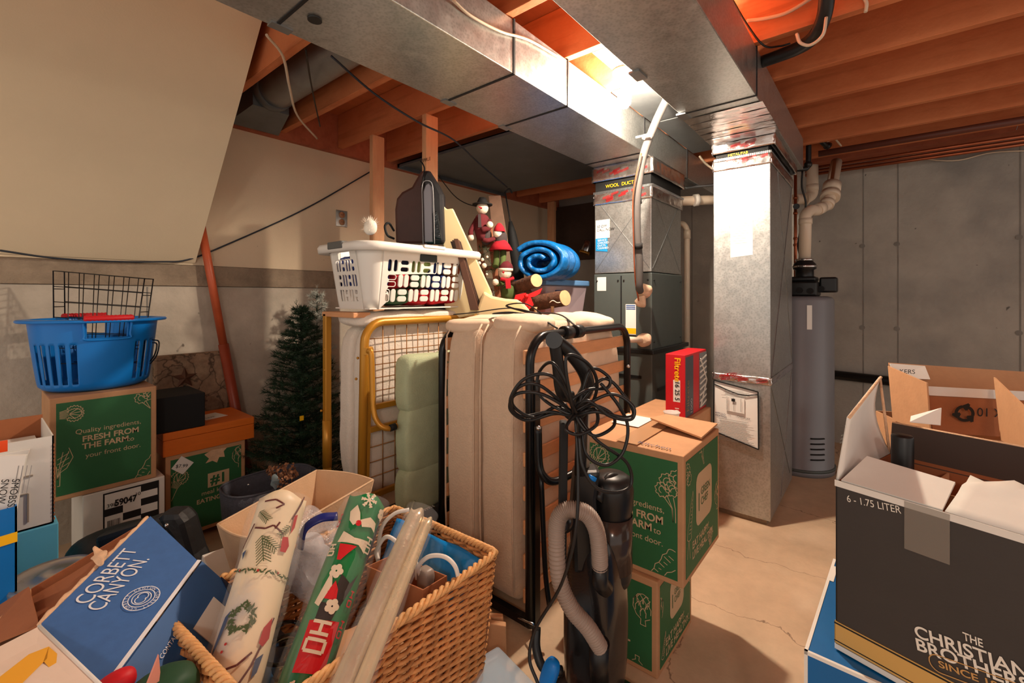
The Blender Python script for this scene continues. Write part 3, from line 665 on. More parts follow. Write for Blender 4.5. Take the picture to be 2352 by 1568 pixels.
# ================================================================ printed veg drawings
def place(pls, ox, oy, s, rot=0):
    c, q = math.cos(math.radians(rot)), math.sin(math.radians(rot))
    return [[(ox+s*(x*c-y*q), oy+s*(x*q+y*c)) for x, y in pl] for pl in pls]
def carrot():
    o = [(-.16, 0)]+[(-.16+.02*math.sin(i*2.2)+.13*i/12, -i*.085) for i in range(1, 12)]+[(0, -1.05)]+[(.16-.02*math.sin(i*1.9)-.13*i/12, -i*.085) for i in range(11, 0, -1)]+[(.16, 0)]+arc(0, 0, .16, 0, 180, 8, .09)
    l = [o]
    for i in range(1, 11): l.append([(-.14+.011*i+(.05 if i % 2 else 0), -i*.085), (.02-.003*i, -i*.085+.02)])
    for a in (-25, 0, 22): l.append([(0, .08), (.5*math.sin(math.radians(a)), .5)])
    return l
def broccoli():
    l = []
    for x, y, r in ((0, .62, .2), (-.24, .5, .19), (.24, .5, .19), (-.36, .28, .17), (.36, .28, .17), (-.12, .36, .17), (.14, .34, .17)):
        l.append([(x+(r+.02*math.sin(9*math.radians(a)))*math.cos(math.radians(a)), y+(r+.02*math.sin(9*math.radians(a)))*math.sin(math.radians(a))) for a in range(0, 361, 12)])
        l.append(arc(x, y, r*.5, 20, 250, 8))
    for x in (-.1, -.04, .03, .1): l.append([(x*2.4, .16), (x*1.2, -.1), (x, -.42)])
    l.append([(-.34, .14), (-.13, -.1), (-.1, -.42), (.1, -.42), (.13, -.1), (.34, .14)])
    return l
def celery():
    l = []
    for k in range(7): l.append([(-.75, -.22+.07*k), (-.2, -.16+.05*k), (.1, -.2+.07*k)])
    random.seed(2)
    o = []
    for a in range(-150, 151, 10): o.append((.28+(.3+.05*(a//10 % 2))*math.cos(math.radians(a)), (.33+.05*(a//10 % 2))*math.sin(math.radians(a))))
    l.append(o); l.append([(.3+.8*(x-.3), y*.62) for x, y in o])
    for a in (-60, -25, 10, 45): l.append([(.1, 0), (.45*math.cos(math.radians(a))+.1, .3*math.sin(math.radians(a)))])
    return l
def artichoke():
    l = [[(0, .55), (-.2, .48), (-.36, .25), (-.38, 0), (-.25, -.25), (-.08, -.36), (-.1, -.55), (.1, -.55), (.08, -.36), (.25, -.25), (.38, 0), (.36, .25), (.2, .48), (0, .55)]]
    for cx, cy in ((0, .2), (-.18, .05), (.18, .05), (0, -.12), (-.26, .22), (.26, .22), (-.12, .34), (.12, .34)):
        l.append([(cx-.1, cy-.14), (cx-.11, cy+.03), (cx, cy+.17), (cx+.11, cy+.03), (cx+.1, cy-.14)])
    return l
def lettuce():
    l = [[(.0, -.6), (-.1, -.2), (-.32, .1), (-.3, .45), (-.05, .62), (.25, .5), (.34, .2), (.2, -.1), (.06, -.2), (.05, -.6), (0, -.6)]]
    for a in (-.2, -.05, .12, .25): l.append([(0, -.4), (a*.4, 0), (a, .4)])
    for q in (.0, .15, .3): l.append([(-.25, q), (0, q-.1), (.25, q+.05)])
    return l
VEG = dict(carrot=carrot, broccoli=broccoli, celery=celery, artichoke=artichoke, lettuce=lettuce)
def kitbox(label, x0, x1, y0, y1, z0, h, faces, flaps=False, rz=0, rx=0, ry=0):
    cx, cy = (x0+x1)/2, (y0+y1)/2
    t = T('meal_kit_box', label, 'cardboard box', (cx, cy, z0), rot=(rx, ry, rz), group='green printed meal kit boxes')
    a, b = (x1-x0)/2, (y1-y0)/2
    MB().box(-a, a, -b, b, 0, h).build('carton', K['kraft'], t, bev=.004)
    for f, texts, veg, logo in faces:
        if f == '-X': O = Vector((-a, b, 0)); U = Vector((0, -1, 0)); wd = 2*b
        else: O = Vector((-a, -b, 0)); U = Vector((1, 0, 0)); wd = 2*a
        V = Vector((0, 0, 1)); nn = U.cross(V)
        e = .018 if f == '-X' else .02
        q = [O+U*e+V*e, O+U*(wd-e)+V*e, O+U*(wd-e)+V*(h-.022), O+U*e+V*(h-.022)]
        panel = MB().plate([p+nn*.0002 for p in q], .0012).build('green_print', K['green'], t)
        for s, sz, x, y, bold in texts: text(s, sz, K['print'], panel, O+U*(x*wd)+V*(y*h), U, V, bold=bold, lift=.002)
        gp_ = t.children[-1] if False else panel
        for n, x, y, sc, r in veg:
            pl = place(VEG[n](), x*wd, y*h, sc, r); pl2 = []
            for p in pl:
                cur = []
                for pt in p:
                    if e < pt[0] < wd-e and e < pt[1] < h-.022: cur.append(pt)
                    else:
                        if len(cur) > 1: pl2.append(cur)
                        cur = []
                if len(cur) > 1: pl2.append(cur)
            if pl2: lines(pl2, .0022, K['print'], panel, O, U, V, n+'_drawing', lift=.002)
        if logo:
            lx, ly, lw, lh = logo
            patch([rrect(lx*wd-lw/2, ly*h-lh/2, lx*wd+lw/2, ly*h+lh/2, .03)], K['print'], t, O, U, V, 'logo_patch', lift=.002)
            text('GREEN\nCHEF', lh*.21, K['green'], t, O+U*(lx*wd-lw*.22)+V*(ly*h+lh*.04), U, V, 'logo_lettering', lift=.003, sx=.9)
            MB().plate([O+U*(lx*wd-lw*.36)+V*(ly*h-lh*.22)+nn*.003, O+U*(lx*wd-lw*.33)+V*(ly*h-lh*.22)+nn*.003, O+U*(lx*wd-lw*.33)+V*(ly*h+lh*.12)+nn*.003, O+U*(lx*wd-lw*.36)+V*(ly*h+lh*.12)+nn*.003], .0004).build('logo_stroke', K['green'], t)
    return t
EAT = [('EAT HAPPY.\nLIVE HEALTHY.', .034, .2, .22, .0006)]
QI = [('Quality ingredients,', .0262, .22, .62, 0), ('FRESH FROM\nTHE FARM', .0315, .28, .535, .0008), ('to', .0262, .70, .455, 0), ('your front door.', .0262, .31, .37, 0)]
# the two boxes stacked beside the vacuum cleaner (lower one, then upper one)
lowb = kitbox('lower green meal kit carton standing on the floor beside the black vacuum cleaner', 1.376, 1.70, .545, .875, 0, .305,
    [('-X', [('for', .032, .47, .42, 0), ('WELL', .04, .42, .26, .0012)], [('artichoke', .86, .66, .09, 0), ('artichoke', .80, .02, .07, 180)], (.2, .7, .09, .07)),
     ('-Y', EAT, [('artichoke', .03, .66, .09, 0), ('lettuce', .95, .6, .10, 0), ('carrot', .12, .16, .07, 160)], (.52, .62, .13, .13))])
upb = kitbox('upper green meal kit carton with taped kraft top beside the metal column', 1.392, 1.775, .47, .83, .306, .405,
    [('-X', [(a, b, c+.0, d, e) for a, b, c, d, e in [('Quality ingredients,', .0272, .24, .53, 0), ('FRESH FROM\nTHE FARM', .034, .29, .44, .0008), ('to', .0272, .74, .355, 0), ('your front door.', .0272, .32, .27, 0)]],
      [('celery', .17, .80, .1, 60), ('broccoli', .95, .62, .13, 0), ('carrot', .93, .22, .17, -40)], None),
     ('-Y', EAT, [('broccoli', .0, .72, .12, 0), ('lettuce', .45, .95, .10, 20), ('carrot', .12, .35, .13, 165), ('artichoke', .92, .42, .09, 0), ('celery', .7, .1, .07, 90)], (.52, .56, .17, .17))])
hh = .405
MB().box(-.19, .19, .0, .006, hh, hh+.003).build('flap_gap', K['kraftD'], upb)
MB().plate([(-.19, -.03, hh+.0045), (.19, -.03, hh+.0045), (.19, .045, hh+.0045), (-.19, .045, hh+.0045)], .0005).build('packing_tape', M_('glossy tape', C(204, 160, 120), .2, alpha=.8), upb)
MB().plate([(.0, .05, hh+.004), (.15, .05, hh+.004), (.15, .16, hh+.004), (.0, .16, hh+.004)], .0008).build('shipping_label', K['paper'], upb)
MB().hexa([(.0, -.175, hh+.006), (.19, -.175, hh+.012), (.19, .02, hh+.014), (.04, .02, hh+.03)], [(.0, -.175, hh+.012), (.19, -.175, hh+.018), (.19, .02, hh+.02), (.04, .02, hh+.036)]).build('raised_flap', K['kraft'], upb)
text('Kitchen', .03, M_('pen ink', C(70, 70, 100), .6), upb, (-.17, -.02, hh+.004), (0, -1, 0), (1, 0, 0), 'handwriting', sx=1.2)
# boxes standing along the side wall
kb = kitbox('green meal kit carton with farm slogan holding up the blue laundry tub', .205, .54, 2.49, 2.75, .397, .405,
    [('-Y', QI, [('celery', .14, .83, .085, 0), ('broccoli', .98, .80, .13, 0), ('lettuce', .07, .34, .13, 0), ('carrot', 1.0, .22, .17, -40)], None)], ry=math.radians(0))
kb1 = kitbox('green meal kit carton numbered one for eating well, under the orange wooden case', .597, .94, 2.60, 2.93, .04, .405,
    [('-Y', [('meal kit for', .030, .42, .43, 0), ('EATING WELL', .030, .36, .34, .0006)], [('celery', .12, .66, .10, 60), ('artichoke', .93, .80, .10, 0)], None)])
patch([[(.17, .205), (.265, .205), (.265, .275), (.17, .275)]], K['print'], kb1, (-.17, -.165, 0), (1, 0, 0), (0, 0, 1), 'number_patch', lift=.002)
text('#1', .066, K['green'], kb1, (.012, -.165, .218), (1, 0, 0), (0, 0, 1), 'number', bold=.002, lift=.003)
MB().plate([(-.15, -.1695, .345), (-.105, -.1695, .305), (-.06, -.1695, .35), (-.11, -.1695, .395)], .001).build('price_tag', K['paper'], kb1)
text('$7.99', .022, K['ink'], kb1, (-.135, -.171, .345), (1, 0, -.2), (.2, 0, 1), 'tag_lettering')
patch([[(-.015, .375), (.005, .35), (-.01, .33), (.02, .335), (.04, .32), (.05, .345), (.075, .34), (.07, .37), (.085, .385), (.02, .39)]], K['kraftE'], kb1, (0, -.165, 0), (1, 0, 0), (0, 0, 1), 'torn_spot', lift=.0025)
# slab from an outline, with real depth
def slab(px, d, th, name, mat, parent=None, label=None, cat=None, bev=.003, group=None, tilt=0, ref=None):
    f = [P(x, y, d+(tilt*(y-(ref or px[0][1])))) for x, y in px]
    n = len(f); b = [p+FW*th for p in f]
    m = MB().add(f+b, [tuple(range(n))[::-1], tuple(range(n, 2*n))]+[(i, (i+1) % n, n+(i+1) % n, n+i) for i in range(n)])
    if parent is None:
        c = sum(f, Vector())/n; c.z = min(p.z for p in f)
        m.v = [v-c for v in m.v]; o = m.build(name, mat, bev=bev); o.location = c
        return tag(o, label, cat, group)
    return m.build(name, mat, parent, world=True, bev=bev)
# white spirits carton with chequered label under the upper green carton
t = T('spirits_carton', 'white carton with a black chequered number label beneath the green farm slogan carton', 'cardboard box', (.44, 2.64, 0))
MB().box(-.14, .13, -.15, .15, 0, .395).build('carton', K['white'], t, bev=.004)
Y_ = -.1505
lb_ = MB().box(-.075, .105, Y_-.001, Y_, .2, .38).build('label', K['paper'], t)
m = MB(); m.box(-.078, .108, Y_-.0012, Y_, .376, .382).box(-.078, .108, Y_-.0012, Y_, .198, .203).box(-.078, -.073, Y_-.0013, Y_, .198, .38).box(.103, .108, Y_-.0013, Y_, .198, .38)
for x, z, w_ in ((.045, .35, .06), (.045, .29, .06), (-.073, .285, .058), (-.015, .25, .06), (.045, .225, .06)): m.box(x, x+w_, Y_-.0018, Y_, z, z+.03)
random.seed(4)
x = -.065
while x < -.025: m.box(x, x+.0015, Y_-.0018, Y_, .21, .265); x += rnd(.0025, .005)
m.build('chequered_print', K['ink'], lb_)
text('398', .022, K['ink'], lb_, (-.068, Y_, .32), (1, 0, 0), (0, 0, 1), 'label_number', lift=.003)
text('59047', .036, K['ink'], lb_, (-.042, Y_, .32), (1, 0, 0), (0, 0, 1), 'label_number', bold=.0014, sx=.8, lift=.003)
text('10', .02, K['ink'], lb_, (.032-.008, Y_, .34), (1, 0, 0), (0, 0, 1), 'label_number', lift=.003)
text('Jose', .032, K['ink'], t, (-.04, Y_, .155), (1, 0, 0), (0, 0, 1), 'brand_lettering', lift=.002)
# blue round laundry tub
tc = P(222, 905, 1.99); tc.z = .8025
t = T('laundry_tub', 'round blue plastic laundry basket with red grips on the green slogan carton', 'laundry basket', tc)
rb, rt, hz = .165, .200, .30
def tubp(a, z, off=0):
    r = rb+(rt-rb)*(z/hz)**.8+off
    if z < .03: r -= .03*(1-z/.03)**2
    return Vector((r*math.cos(a)*1.06, r*math.sin(a)*.92, z))
NA = 240
fa = math.atan2(-tc.y, -tc.x)/(2*math.pi)
def skipf(i, j):
    a = (i/NA-fa) % 1.0; a = a-1 if a > .5 else a
    zz = j/24
    for c0 in (0, .5):
        b = a-c0; b = b+1 if b < -.5 else b
        if .12 < zz < .64 and any(abs(b-q) < .0085 for q in (-.055, -.085, -.115, -.145, -.175, .115, .15, .18)): return True
        if abs(b-.03) < .05 and .74 < zz < .93: return True
    return False
m = MB(); m.grid(lambda u, v: tubp(u*2*math.pi, v*hz), NA, 24, True, skipf)
m.lathe([(0, .003), (rb-.03, .003)], 40, sx=1.06, sy=.92)
m.build('tub', K['blueP'], t, solid=.004)
m = MB(); m.lathe([(rt-.002, hz-.012), (rt+.03, hz-.012), (rt+.034, hz-.006), (rt+.03, hz), (rt-.004, hz+.002), (rt-.006, hz-.01)], 80, sx=1.06, sy=.92)
m.lathe([(rt-.016, hz-.085), (rt-.004, hz-.085), (rt+.003, hz-.01), (rt-.01, hz-.01)], 2)if False else None
m.build('rim', K['blueP'], t)
for sg in (0, 1):
    a0 = fa*2*math.pi+sg*math.pi+.19
    h = MB(); pts = [tubp(a0+(k-12)*.028, hz+.006, .018) for k in range(25)]
    h.tube(pts, [.016+.003*(k % 2) for k in range(25)], 12, flat=.75); h.build('red_grip', K['red'], t)
    fr_ = MB(); lo = hz*.73
    fr_.tube(spl([tubp(a0-.35, hz-.005, .012), tubp(a0-.34, lo+.02, .012), tubp(a0-.3, lo, .012), tubp(a0+.3, lo, .012), tubp(a0+.34, lo+.02, .012), tubp(a0+.35, hz-.005, .012)], 5), .005, 8)
    fr_.build('grip_opening', K['blueP'], t)
# black wire crate inside the tub
t = T('wire_crate', 'folded black wire crate sticking out of the blue laundry basket', 'wire crate', tc+Vector((0, 0, .02)))
A0, A1, B1, B0 = P(112, 725, 2.0), P(318, 725, 2.05), P(332, 640, 2.05), P(122, 622, 2.0)
back = FW*.05
m = MB()
def lerp(a, b, t): return a+(b-a)*t
A0b, A1b = P(125, 870, 1.99), P(300, 870, 2.04)
for off in (Vector((0, 0, 0)), back):
    m.tube([A0b+off, B0+off, B1+off, A1b+off], .003, 6)
    for k in range(1, 6): m.tube([lerp(A0b, A1b, k/6)+off, lerp(B0, B1, k/6)+off], .0018, 5)
    for k in range(1, 7): m.tube([lerp(B0, A0b, k/7)+off, lerp(B1, A1b, k/7)+off], .0018, 5)
for k in range(7):
    q = lerp(B0, B1, k/6); m.tube([q, q+back], .002, 5)
    q = lerp(B0, A0b, k/6); m.tube([q, q+back], .002, 5); q = lerp(B1, A1b, k/6); m.tube([q, q+back], .002, 5)
m.build('wire_panel', K['blackmetal'], t, world=True)
MB().tube(spl([P(350, 780, 2.03), P(365, 785, 2.0), P(360, 815, 2.0), P(345, 835, 2.03)], 6), .003, 6).tube(spl([P(350, 786, 2.03), P(360, 790, 2.0), P(356, 812, 2.0), P(345, 829, 2.03)], 6), .003, 6).build('wire_handle', K['blackmetal'], t, world=True)
# orange wooden case and black box
zo = .446
t = T('wooden_case', 'orange stained flat wooden case on the numbered green carton', 'wooden case', (.77, 2.76, zo))
MB().box(-.185, .21, -.17, .16, 0, .075).build('case_base', K['orange'], t, bev=.002)
MB().box(-.185, .21, -.17, .16, .0765, .112).build('case_lid', K['orange'], t, bev=.002)
MB().box(.01, .12, -.06, .06, .1125, .1135, Matrix.Rotation(.2, 4, 'Z')).build('note', K['paper'], t)
text('LIVE', .026, M_('pencil', C(120, 120, 120), .8), t, (.03, -.03, .114), (1, .2, 0), (-.2, 1, 0), 'note_lettering')
one(MB().box(-.10, .10, -.11, .15, 0, .165).build('black_box', K['blackM'], bev=.004), 'plain black cardboard box on top of the orange wooden case', 'box').location = (.655, 2.70, zo+.114)
bpy.data.objects['black_box'].rotation_euler = (0, 0, 0)
# mottled stone slab with a metal star on a stick
a, b = PY(352, 818, 3.02), PY(522, 818, 3.02)
t = T('stone_panel', 'mottled brown rough panel leaning on the wall behind the orange case', 'panel', ((a.x+b.x)/2, 3.03, 0))
ms = M_('mottled rough stone', C(150, 122, 98), .9, 0, .4, 14, 1.0, 22); layer(ms, 'crack', 9, 0, C(60, 44, 34), .8, .06, .5)
MB().box(a.x, b.x, 2.99, 3.045, 0, a.z).build('panel', ms, t, world=True, bev=.01)
sc_ = PY(424, 868, 2.95)
t = T('metal_star', 'dark metal star on a stake behind the black box', 'garden ornament', (sc_.x, sc_.y, 0))
m = MB(); vs = []
for k in range(10):
    r = .062 if k % 2 == 0 else .025; an = math.pi/2+k*math.pi/5; vs.append(Vector((math.cos(an)*r, -.0, math.sin(an)*r)))
fr = sc_+Vector((0, -.018, 0)); bk = sc_+Vector((0, .012, 0))
m.add([sc_+v for v in vs]+[fr, bk], [((k+1) % 10, k, 10) for k in range(10)]+[(k, (k+1) % 10, 11) for k in range(10)])
m.build('star', M_('rusty metal', C(92, 60, 44), .7, .3), t, world=True)
MB().tube(spl([sc_-Vector((0, 0, .04)), sc_-Vector((.01, 0, .25)), Vector((sc_.x+.02, sc_.y, .45)), Vector((sc_.x, sc_.y, 0))], 6), [.006]*19, 8).build('stake', K['blackM'], t, world=True)
# ================================================================ artificial trees
def tree(name, loc, H, R, mat, label, nb, seed, tip=0):
    random.seed(seed)
    t = T(name, label, 'artificial tree', loc)
    fo = MB(); br = MB()
    br.tube([(0, 0, 0), (0, 0, H*.97)], [.012, .004], 8)
    def needles(a, b, n, ln):
        d_ = (b-a); dn = d_.normalized()
        for k in range(n):
            p = a+d_*(k/n); th = rnd(0, 6.283)
            s_ = dn.cross(Vector((0, 0, 1)))
            if s_.length < .01: s_ = Vector((1, 0, 0))
            s_.normalize(); u_ = s_.cross(dn)
            dr = (s_*math.cos(th)+u_*math.sin(th)+dn*.8).normalized()
            e_ = p+dr*ln*rnd(.7, 1.2); wv = dn.cross(dr).normalized()*.0016
            fo.add([p-wv, p+wv, e_], [(0, 1, 2)])
    for k in range(nb):
        f = (k+.5)/nb; z = H*(.06+.9*f); rr = R*(1-f)**.8*rnd(.75, 1.1)+.03
        th = k*2.39996+rnd(-.3, .3)
        a = Vector((0, 0, z)); b = Vector((math.cos(th)*rr, math.sin(th)*rr, z+rr*rnd(.1, .5)))
        br.tube([a, b], .0025, 4); needles(a, b, int(26+rr*240), .034)
        for q in (.55, .8):
            for sg in (-1, 1):
                c = a+(b-a)*q; e = c+Vector((math.cos(th+sg*.8), math.sin(th+sg*.8), .3))*rr*.32
                needles(c, e, int(10+rr*90), .03)
    needles(Vector((0, 0, H*.9)), Vector((tip, 0, H)), 50, .03)
    fo.build('foliage', mat, t); br.build('wire_branches', M_('green wire', C(30, 44, 28), .6), t)
    return t
a = P(692, 700, 2.52)
t = tree('christmas_tree', (a.x, a.y, 0), 1.175, .30, K['gplast'], 'dark green artificial christmas tree beside the gold folding bed', 190, 11, -.03)
tg = P(693, 960, 2.3)
MB().box(tg.x-.01, tg.x+.01, tg.y-.001, tg.y+.001, tg.z-.012, tg.z+.012, ).build('price_tag', K['yellow'], t, world=True)
a = P(728, 700, 2.86)
tree('christmas_tree', (a.x, a.y, 0), 1.27, .2, K['flock'], 'frosted grey artificial christmas tree behind the white laundry basket', 110, 12)
# ================================================================ gold folding bed
gx0, gx1, gy0, gy1 = 1.10, 1.86, 1.735, 2.015
t = T('folding_bed', 'folded rollaway bed with gold painted frame and wire mesh under the white laundry basket', 'folding bed', ((gx0+gx1)/2, (gy0+gy1)/2, 0))
def uframe(y, x0, x1, z0, z1, r, rc, mat, name, n=12, lean=0):
    q = [(x0-lean, y, z0), (x0, y, z1-rc)]+[(x0+rc-rc*math.cos(a), y, z1-rc+rc*math.sin(a)) for a in [math.pi/2*k/6 for k in range(1, 7)]]
    q += [(x1-rc+rc*math.sin(a), y, z1-rc+rc*math.cos(a)) for a in [math.pi/2*k/6 for k in range(0, 7)]]+[(x1, y, z0)]
    return MB().tube(q, r, n).build(name, mat, t, world=True)
uframe(gy0, gx0, gx1, .05, 1.085, .019, .09, K['gold'], 'front_frame', lean=.02)
MB().bar((gx0-.02, gy1, .05), (gx0-.02, gy1, 1.12), .03, .03, (1, 0, 0)).build('corner_post', K['gold'], t, world=True, bev=.004)
MB().tube([(gx0-.02, gy1, .40), (gx0-.02, gy1, .62)], .021, 14).build('post_sleeve', K['gold'], t, world=True)
MB().bar((gx0-.012, gy0+.002, .05), (gx0+.018, gy0+.002, .98), .022, .04, (1, 0, 0)).build('angle_post', K['gold'], t, world=True, bev=.003)
for z in (.711, .615, .324): MB().bar((gx0+.02, gy0, z), (gx1-.01, gy0, z), .02, .025).build('cross_rail', K['gold'], t, world=True, bev=.003)
def mesh(z0, z1, nm):
    m = MB()
    for k in range(1, 11): x = gx0+.03+k*.066; m.tube([(x, gy0+.006, z0), (x, gy0+.006, z1)], .0022, 5)
    nz = max(2, round((z1-z0)/.062))
    for k in range(0, nz+1): z = z0+(z1-z0)*k/nz; m.tube([(gx0+.02, gy0+.008, z), (gx1-.02, gy0+.008, z)], .0022, 5)
    m.build('wire_mesh', M_('bronze wire '+nm, C(150, 100, 44), .4, .5), t, world=True)
mesh(.72, 1.07, 'a'); mesh(.335, .6, 'b')
for k, (ya, yb) in enumerate(((1.76, 1.872), (1.88, 1.992))):
    MB().soft(((gx0+gx1)/2+.01, (ya+yb)/2, .68), (.37, (yb-ya)/2, .40), 7, 12, .006, 7, seed=k).build('mattress_half', K['ticking'], t, world=True)
MB().soft((1.30, 1.87, 1.095), (.21, .135, .035), 4, 10, .012, 9).soft((1.62, 1.87, 1.10), (.24, .14, .04), 4, 10, .014, 9, seed=4).build('mattress_fold', K['ticking'], t, world=True)
MB().box(gx0-.035, gx0+.05, gy0+.03, gy1+.02, 1.105, 1.128).build('wooden_end_board', K['slat'], t, world=True, bev=.003)
q = [P(845, 806, 1.93), P(853, 815, 1.92), P(857, 930, 1.90), P(868, 970, 1.89), P(892, 984, 1.90), P(925, 972, 1.98), P(1000, 955, 2.05)]
MB().tube(spl(q, 6), .0115, 12).build('folding_leg', K['gold'], t, world=True)
MB().cyl(P(896, 983, 1.9), P(908, 979, 1.92), .0145, 12).build('leg_cap', K['blackM'], t, world=True)
MB().bar(P(835, 806, 1.93), P(857, 808, 1.93), .012, .03).build('hinge_bracket', K['gold'], t, world=True)
for x, y in ((752, 802), (752, 850), (744, 943)): MB().ball(P(x-6, y, 2.1), .006, 6).build('bolt', K['gold'], t, world=True)
for x, y in ((822, 822), (818, 870), (832, 972)): MB().ball(P(x, y, 1.95), .006, 6).build('bolt', K['gold'], t, world=True)
for x, y in ((gx0-.02, gy0), (gx0-.02, gy1), (gx1, gy0)):
    MB().cyl((x, y-.01, .03), (x, y+.01, .03), .03, 16).build('caster', K['blackM'], t, world=True)
# ================================================================ black slatted folding bed
bx0, bx1, by0, by1, bz = 1.283, 2.075, .975, 1.44, 1.055
t = T('folding_bed', 'folded slatted bed with black tube frame and thick beige mattress behind the vacuum cleaner', 'folding bed', ((bx0+bx1)/2, (by0+by1)/2, 0))
uframe(by0, bx0, bx1, .03, bz, .0165, .10, K['blackmetal'], 'front_frame')
uframe(by1, bx0, bx1, .03, bz-.0, .0165, .10, K['blackmetal'], 'rear_frame')
uframe(by1+.045, bx0+.10, bx1-.1, .45, bz-.02, .013, .09, K['blackmetal'], 'support_hoop')
MB().bar((bx0, by0, .035), (bx0, by1, .035), .025, .03).build('end_rail', K['blackmetal'], t, world=True)
MB().bar((bx0+.018, by0-.016, .03), (bx0+.018, by0-.016, .9), .012, .03, (1, 0, 0)).build('flat_bracket', K['blackmetal'], t, world=True)
for k in range(8):
    z = .10+.122*k
    if z < 1.0:
        MB().box(bx0-.012, bx1+.005, by0+.012, by0+.024, z, z+.052).build('slat', K['slat'], t, world=True, bev=.004)
        MB().box(bx0-.005, bx1, by1-.036, by1-.022, z+.02, z+.072).build('slat', K['slat'], t, world=True, bev=.004)
for z in (.95, .90): MB().box(bx0+.085, bx0+.6, by1+.055, by1+.065, z-.04, z).build('slat', K['slat'], t, world=True, bev=.003)
def drape(y0_, y1_, seed):
    m = MB(); cy_ = (y0_+y1_)/2
    def f(v):
        k = max(0, (v.z/.52-.2)); v.y *= (1-.12*max(0, -v.z/.52)); return v
    m.soft((1.65, cy_, .575), (.395, (y1_-y0_)/2, .525), 9, 16, .008, 5, seed=seed, fn=f)
    return m.build('mattress_half', K['mattress'], t, world=True)
drape(1.018, 1.205, 1); drape(1.212, 1.398, 2)
for y in (1.03, 1.19, 1.225, 1.385):
    MB().tube([(1.262, y, .12), (1.252, y, .35), (1.252, y, .8), (1.26, y, 1.04), (1.30, y, 1.09)], .0035, 6).build('piping', K['mattress'], t, world=True)
MB().soft((1.60, 1.33, 1.075), (.32, .15, .04), 3, 10, .02, 7, seed=8).soft((1.86, 1.12, 1.07), (.2, .13, .045), 3, 10, .02, 8, seed=5).soft((1.42, 1.10, 1.09), (.13, .10, .035), 3, 10, .014, 8, seed=6).build('mattress_fold', K['canvas'], t, world=True)
MB().soft((1.68, 1.012, .60), (.37, .010, .44), 6, 10, .003, 6, seed=9).build('mattress_cover', K['canvas'], t, world=True)
q = [P(1236, 980, 1.55), P(1238, 1060, 1.54), P(1248, 1092, 1.53), P(1275, 1105, 1.54), P(1330, 1080, 1.6)]
MB().tube(spl(q, 6), .0135, 12).build('folding_leg', K['blackmetal'], t, world=True)
q = [P(1243, 1090, 1.58), P(1252, 1300, 1.57), P(1262, 1390, 1.55)]
MB().tube(spl(q, 6), .009, 10).build('stay_bar', K['blackmetal'], t, world=True)
for x, y in ((1237, 983), (1443, 841)): MB().ball(P(x, y, 1.54 if x < 1300 else 2.2), .009, 8).build('bolt', K['chrome'], t, world=True)
for k, x in enumerate((1.50, 1.58)):
    MB().cyl((x, by0, bz), (x+.05, by0, bz), .027, 18).build('clamp_sleeve', K['black'], t, world=True)
sp_ = [(1.46, by0, bz+.02), (1.44, 1.05, 1.115), (1.40, 1.15, 1.135), (1.37, 1.22, 1.13), (1.47, 1.28, 1.125), (1.6, 1.2, 1.125), (1.66, 1.1, 1.12), (1.6, by0, bz+.02)]
MB().tube(spl(sp_, 6), .008, 8, flat=.4).build('tie_strap', K['blackM'], t, world=True)
MB().tube(spl([(1.5, 1.08, 1.125), (1.45, 1.2, 1.15), (1.38, 1.35, 1.13), (1.36, 1.45, 1.12)], 6), .006, 8, flat=.4).tube(spl([(1.5, 1.08, 1.13), (1.44, 1.12, 1.17), (1.42, 1.2, 1.16), (1.5, 1.14, 1.13)], 6), .006, 8, flat=.4).build('tie_strap', K['blackM'], t, world=True)
MB().ball((bx0, by0, .035), .02, 8).build('foot', K['black'], t, world=True)
# sage green tufted cushion on a dark carton
t = T('seat_cushion', 'sage green tufted chair cushion standing folded between the two folding beds', 'cushion', (1.36, 1.60, .272))
for k, (z0, z1) in enumerate(((.70, .93), (.44, .71), (.272, .45))):
    for s_, (xa, xb) in enumerate(((1.20, 1.41), (1.39, 1.60))):
        MB().soft(((xa+xb)/2+(0, 0, -.01)[k], 1.60-(0, .005, .01)[k], (z0+z1)/2), ((xb-xa)/2+.014, .05, (z1-z0)/2+.012), 5.5, 10, .006, 9, seed=k+s_).build('tuft', K['sage'], t, world=True)
MB().tube(spl([(1.2, 1.52, .34), (1.17, 1.50, .33), (1.16, 1.5, .30), (1.18, 1.5, .28)], 5), .004, 6).build('tie', K['sage'], t, world=True)
t = T('dark_carton', 'low dark grey printed carton under the sage cushion with papers on it', 'cardboard box', (1.25, 1.5, 0))
MB().box(1.02, 1.62, 1.53, 1.70, 0, .27).build('carton', M_('dark grey card', C(62, 62, 58), .6, 0, .1, 12), t, world=True, bev=.004)
a = P(980, 1165, 1.93)
for k in range(9): MB().box(1.22+k*.012, 1.226+k*.012, 1.532, 1.55, .2702, .2708).build('bar_mark', K['white'], t, world=True)
o = MB().box(-.05, .05, -.03, .03, 0, .0015).build('shipping_label', K['white'], t); o.location = (.0, .07, .2712)
one(MB().box(-.07, .07, -.05, .05, 0, .002).build('paper_sheet', K['paper']), 'blank sheet of card lying on the dark carton by the cushion', 'paper').location = (1.11, 1.61, .2725)
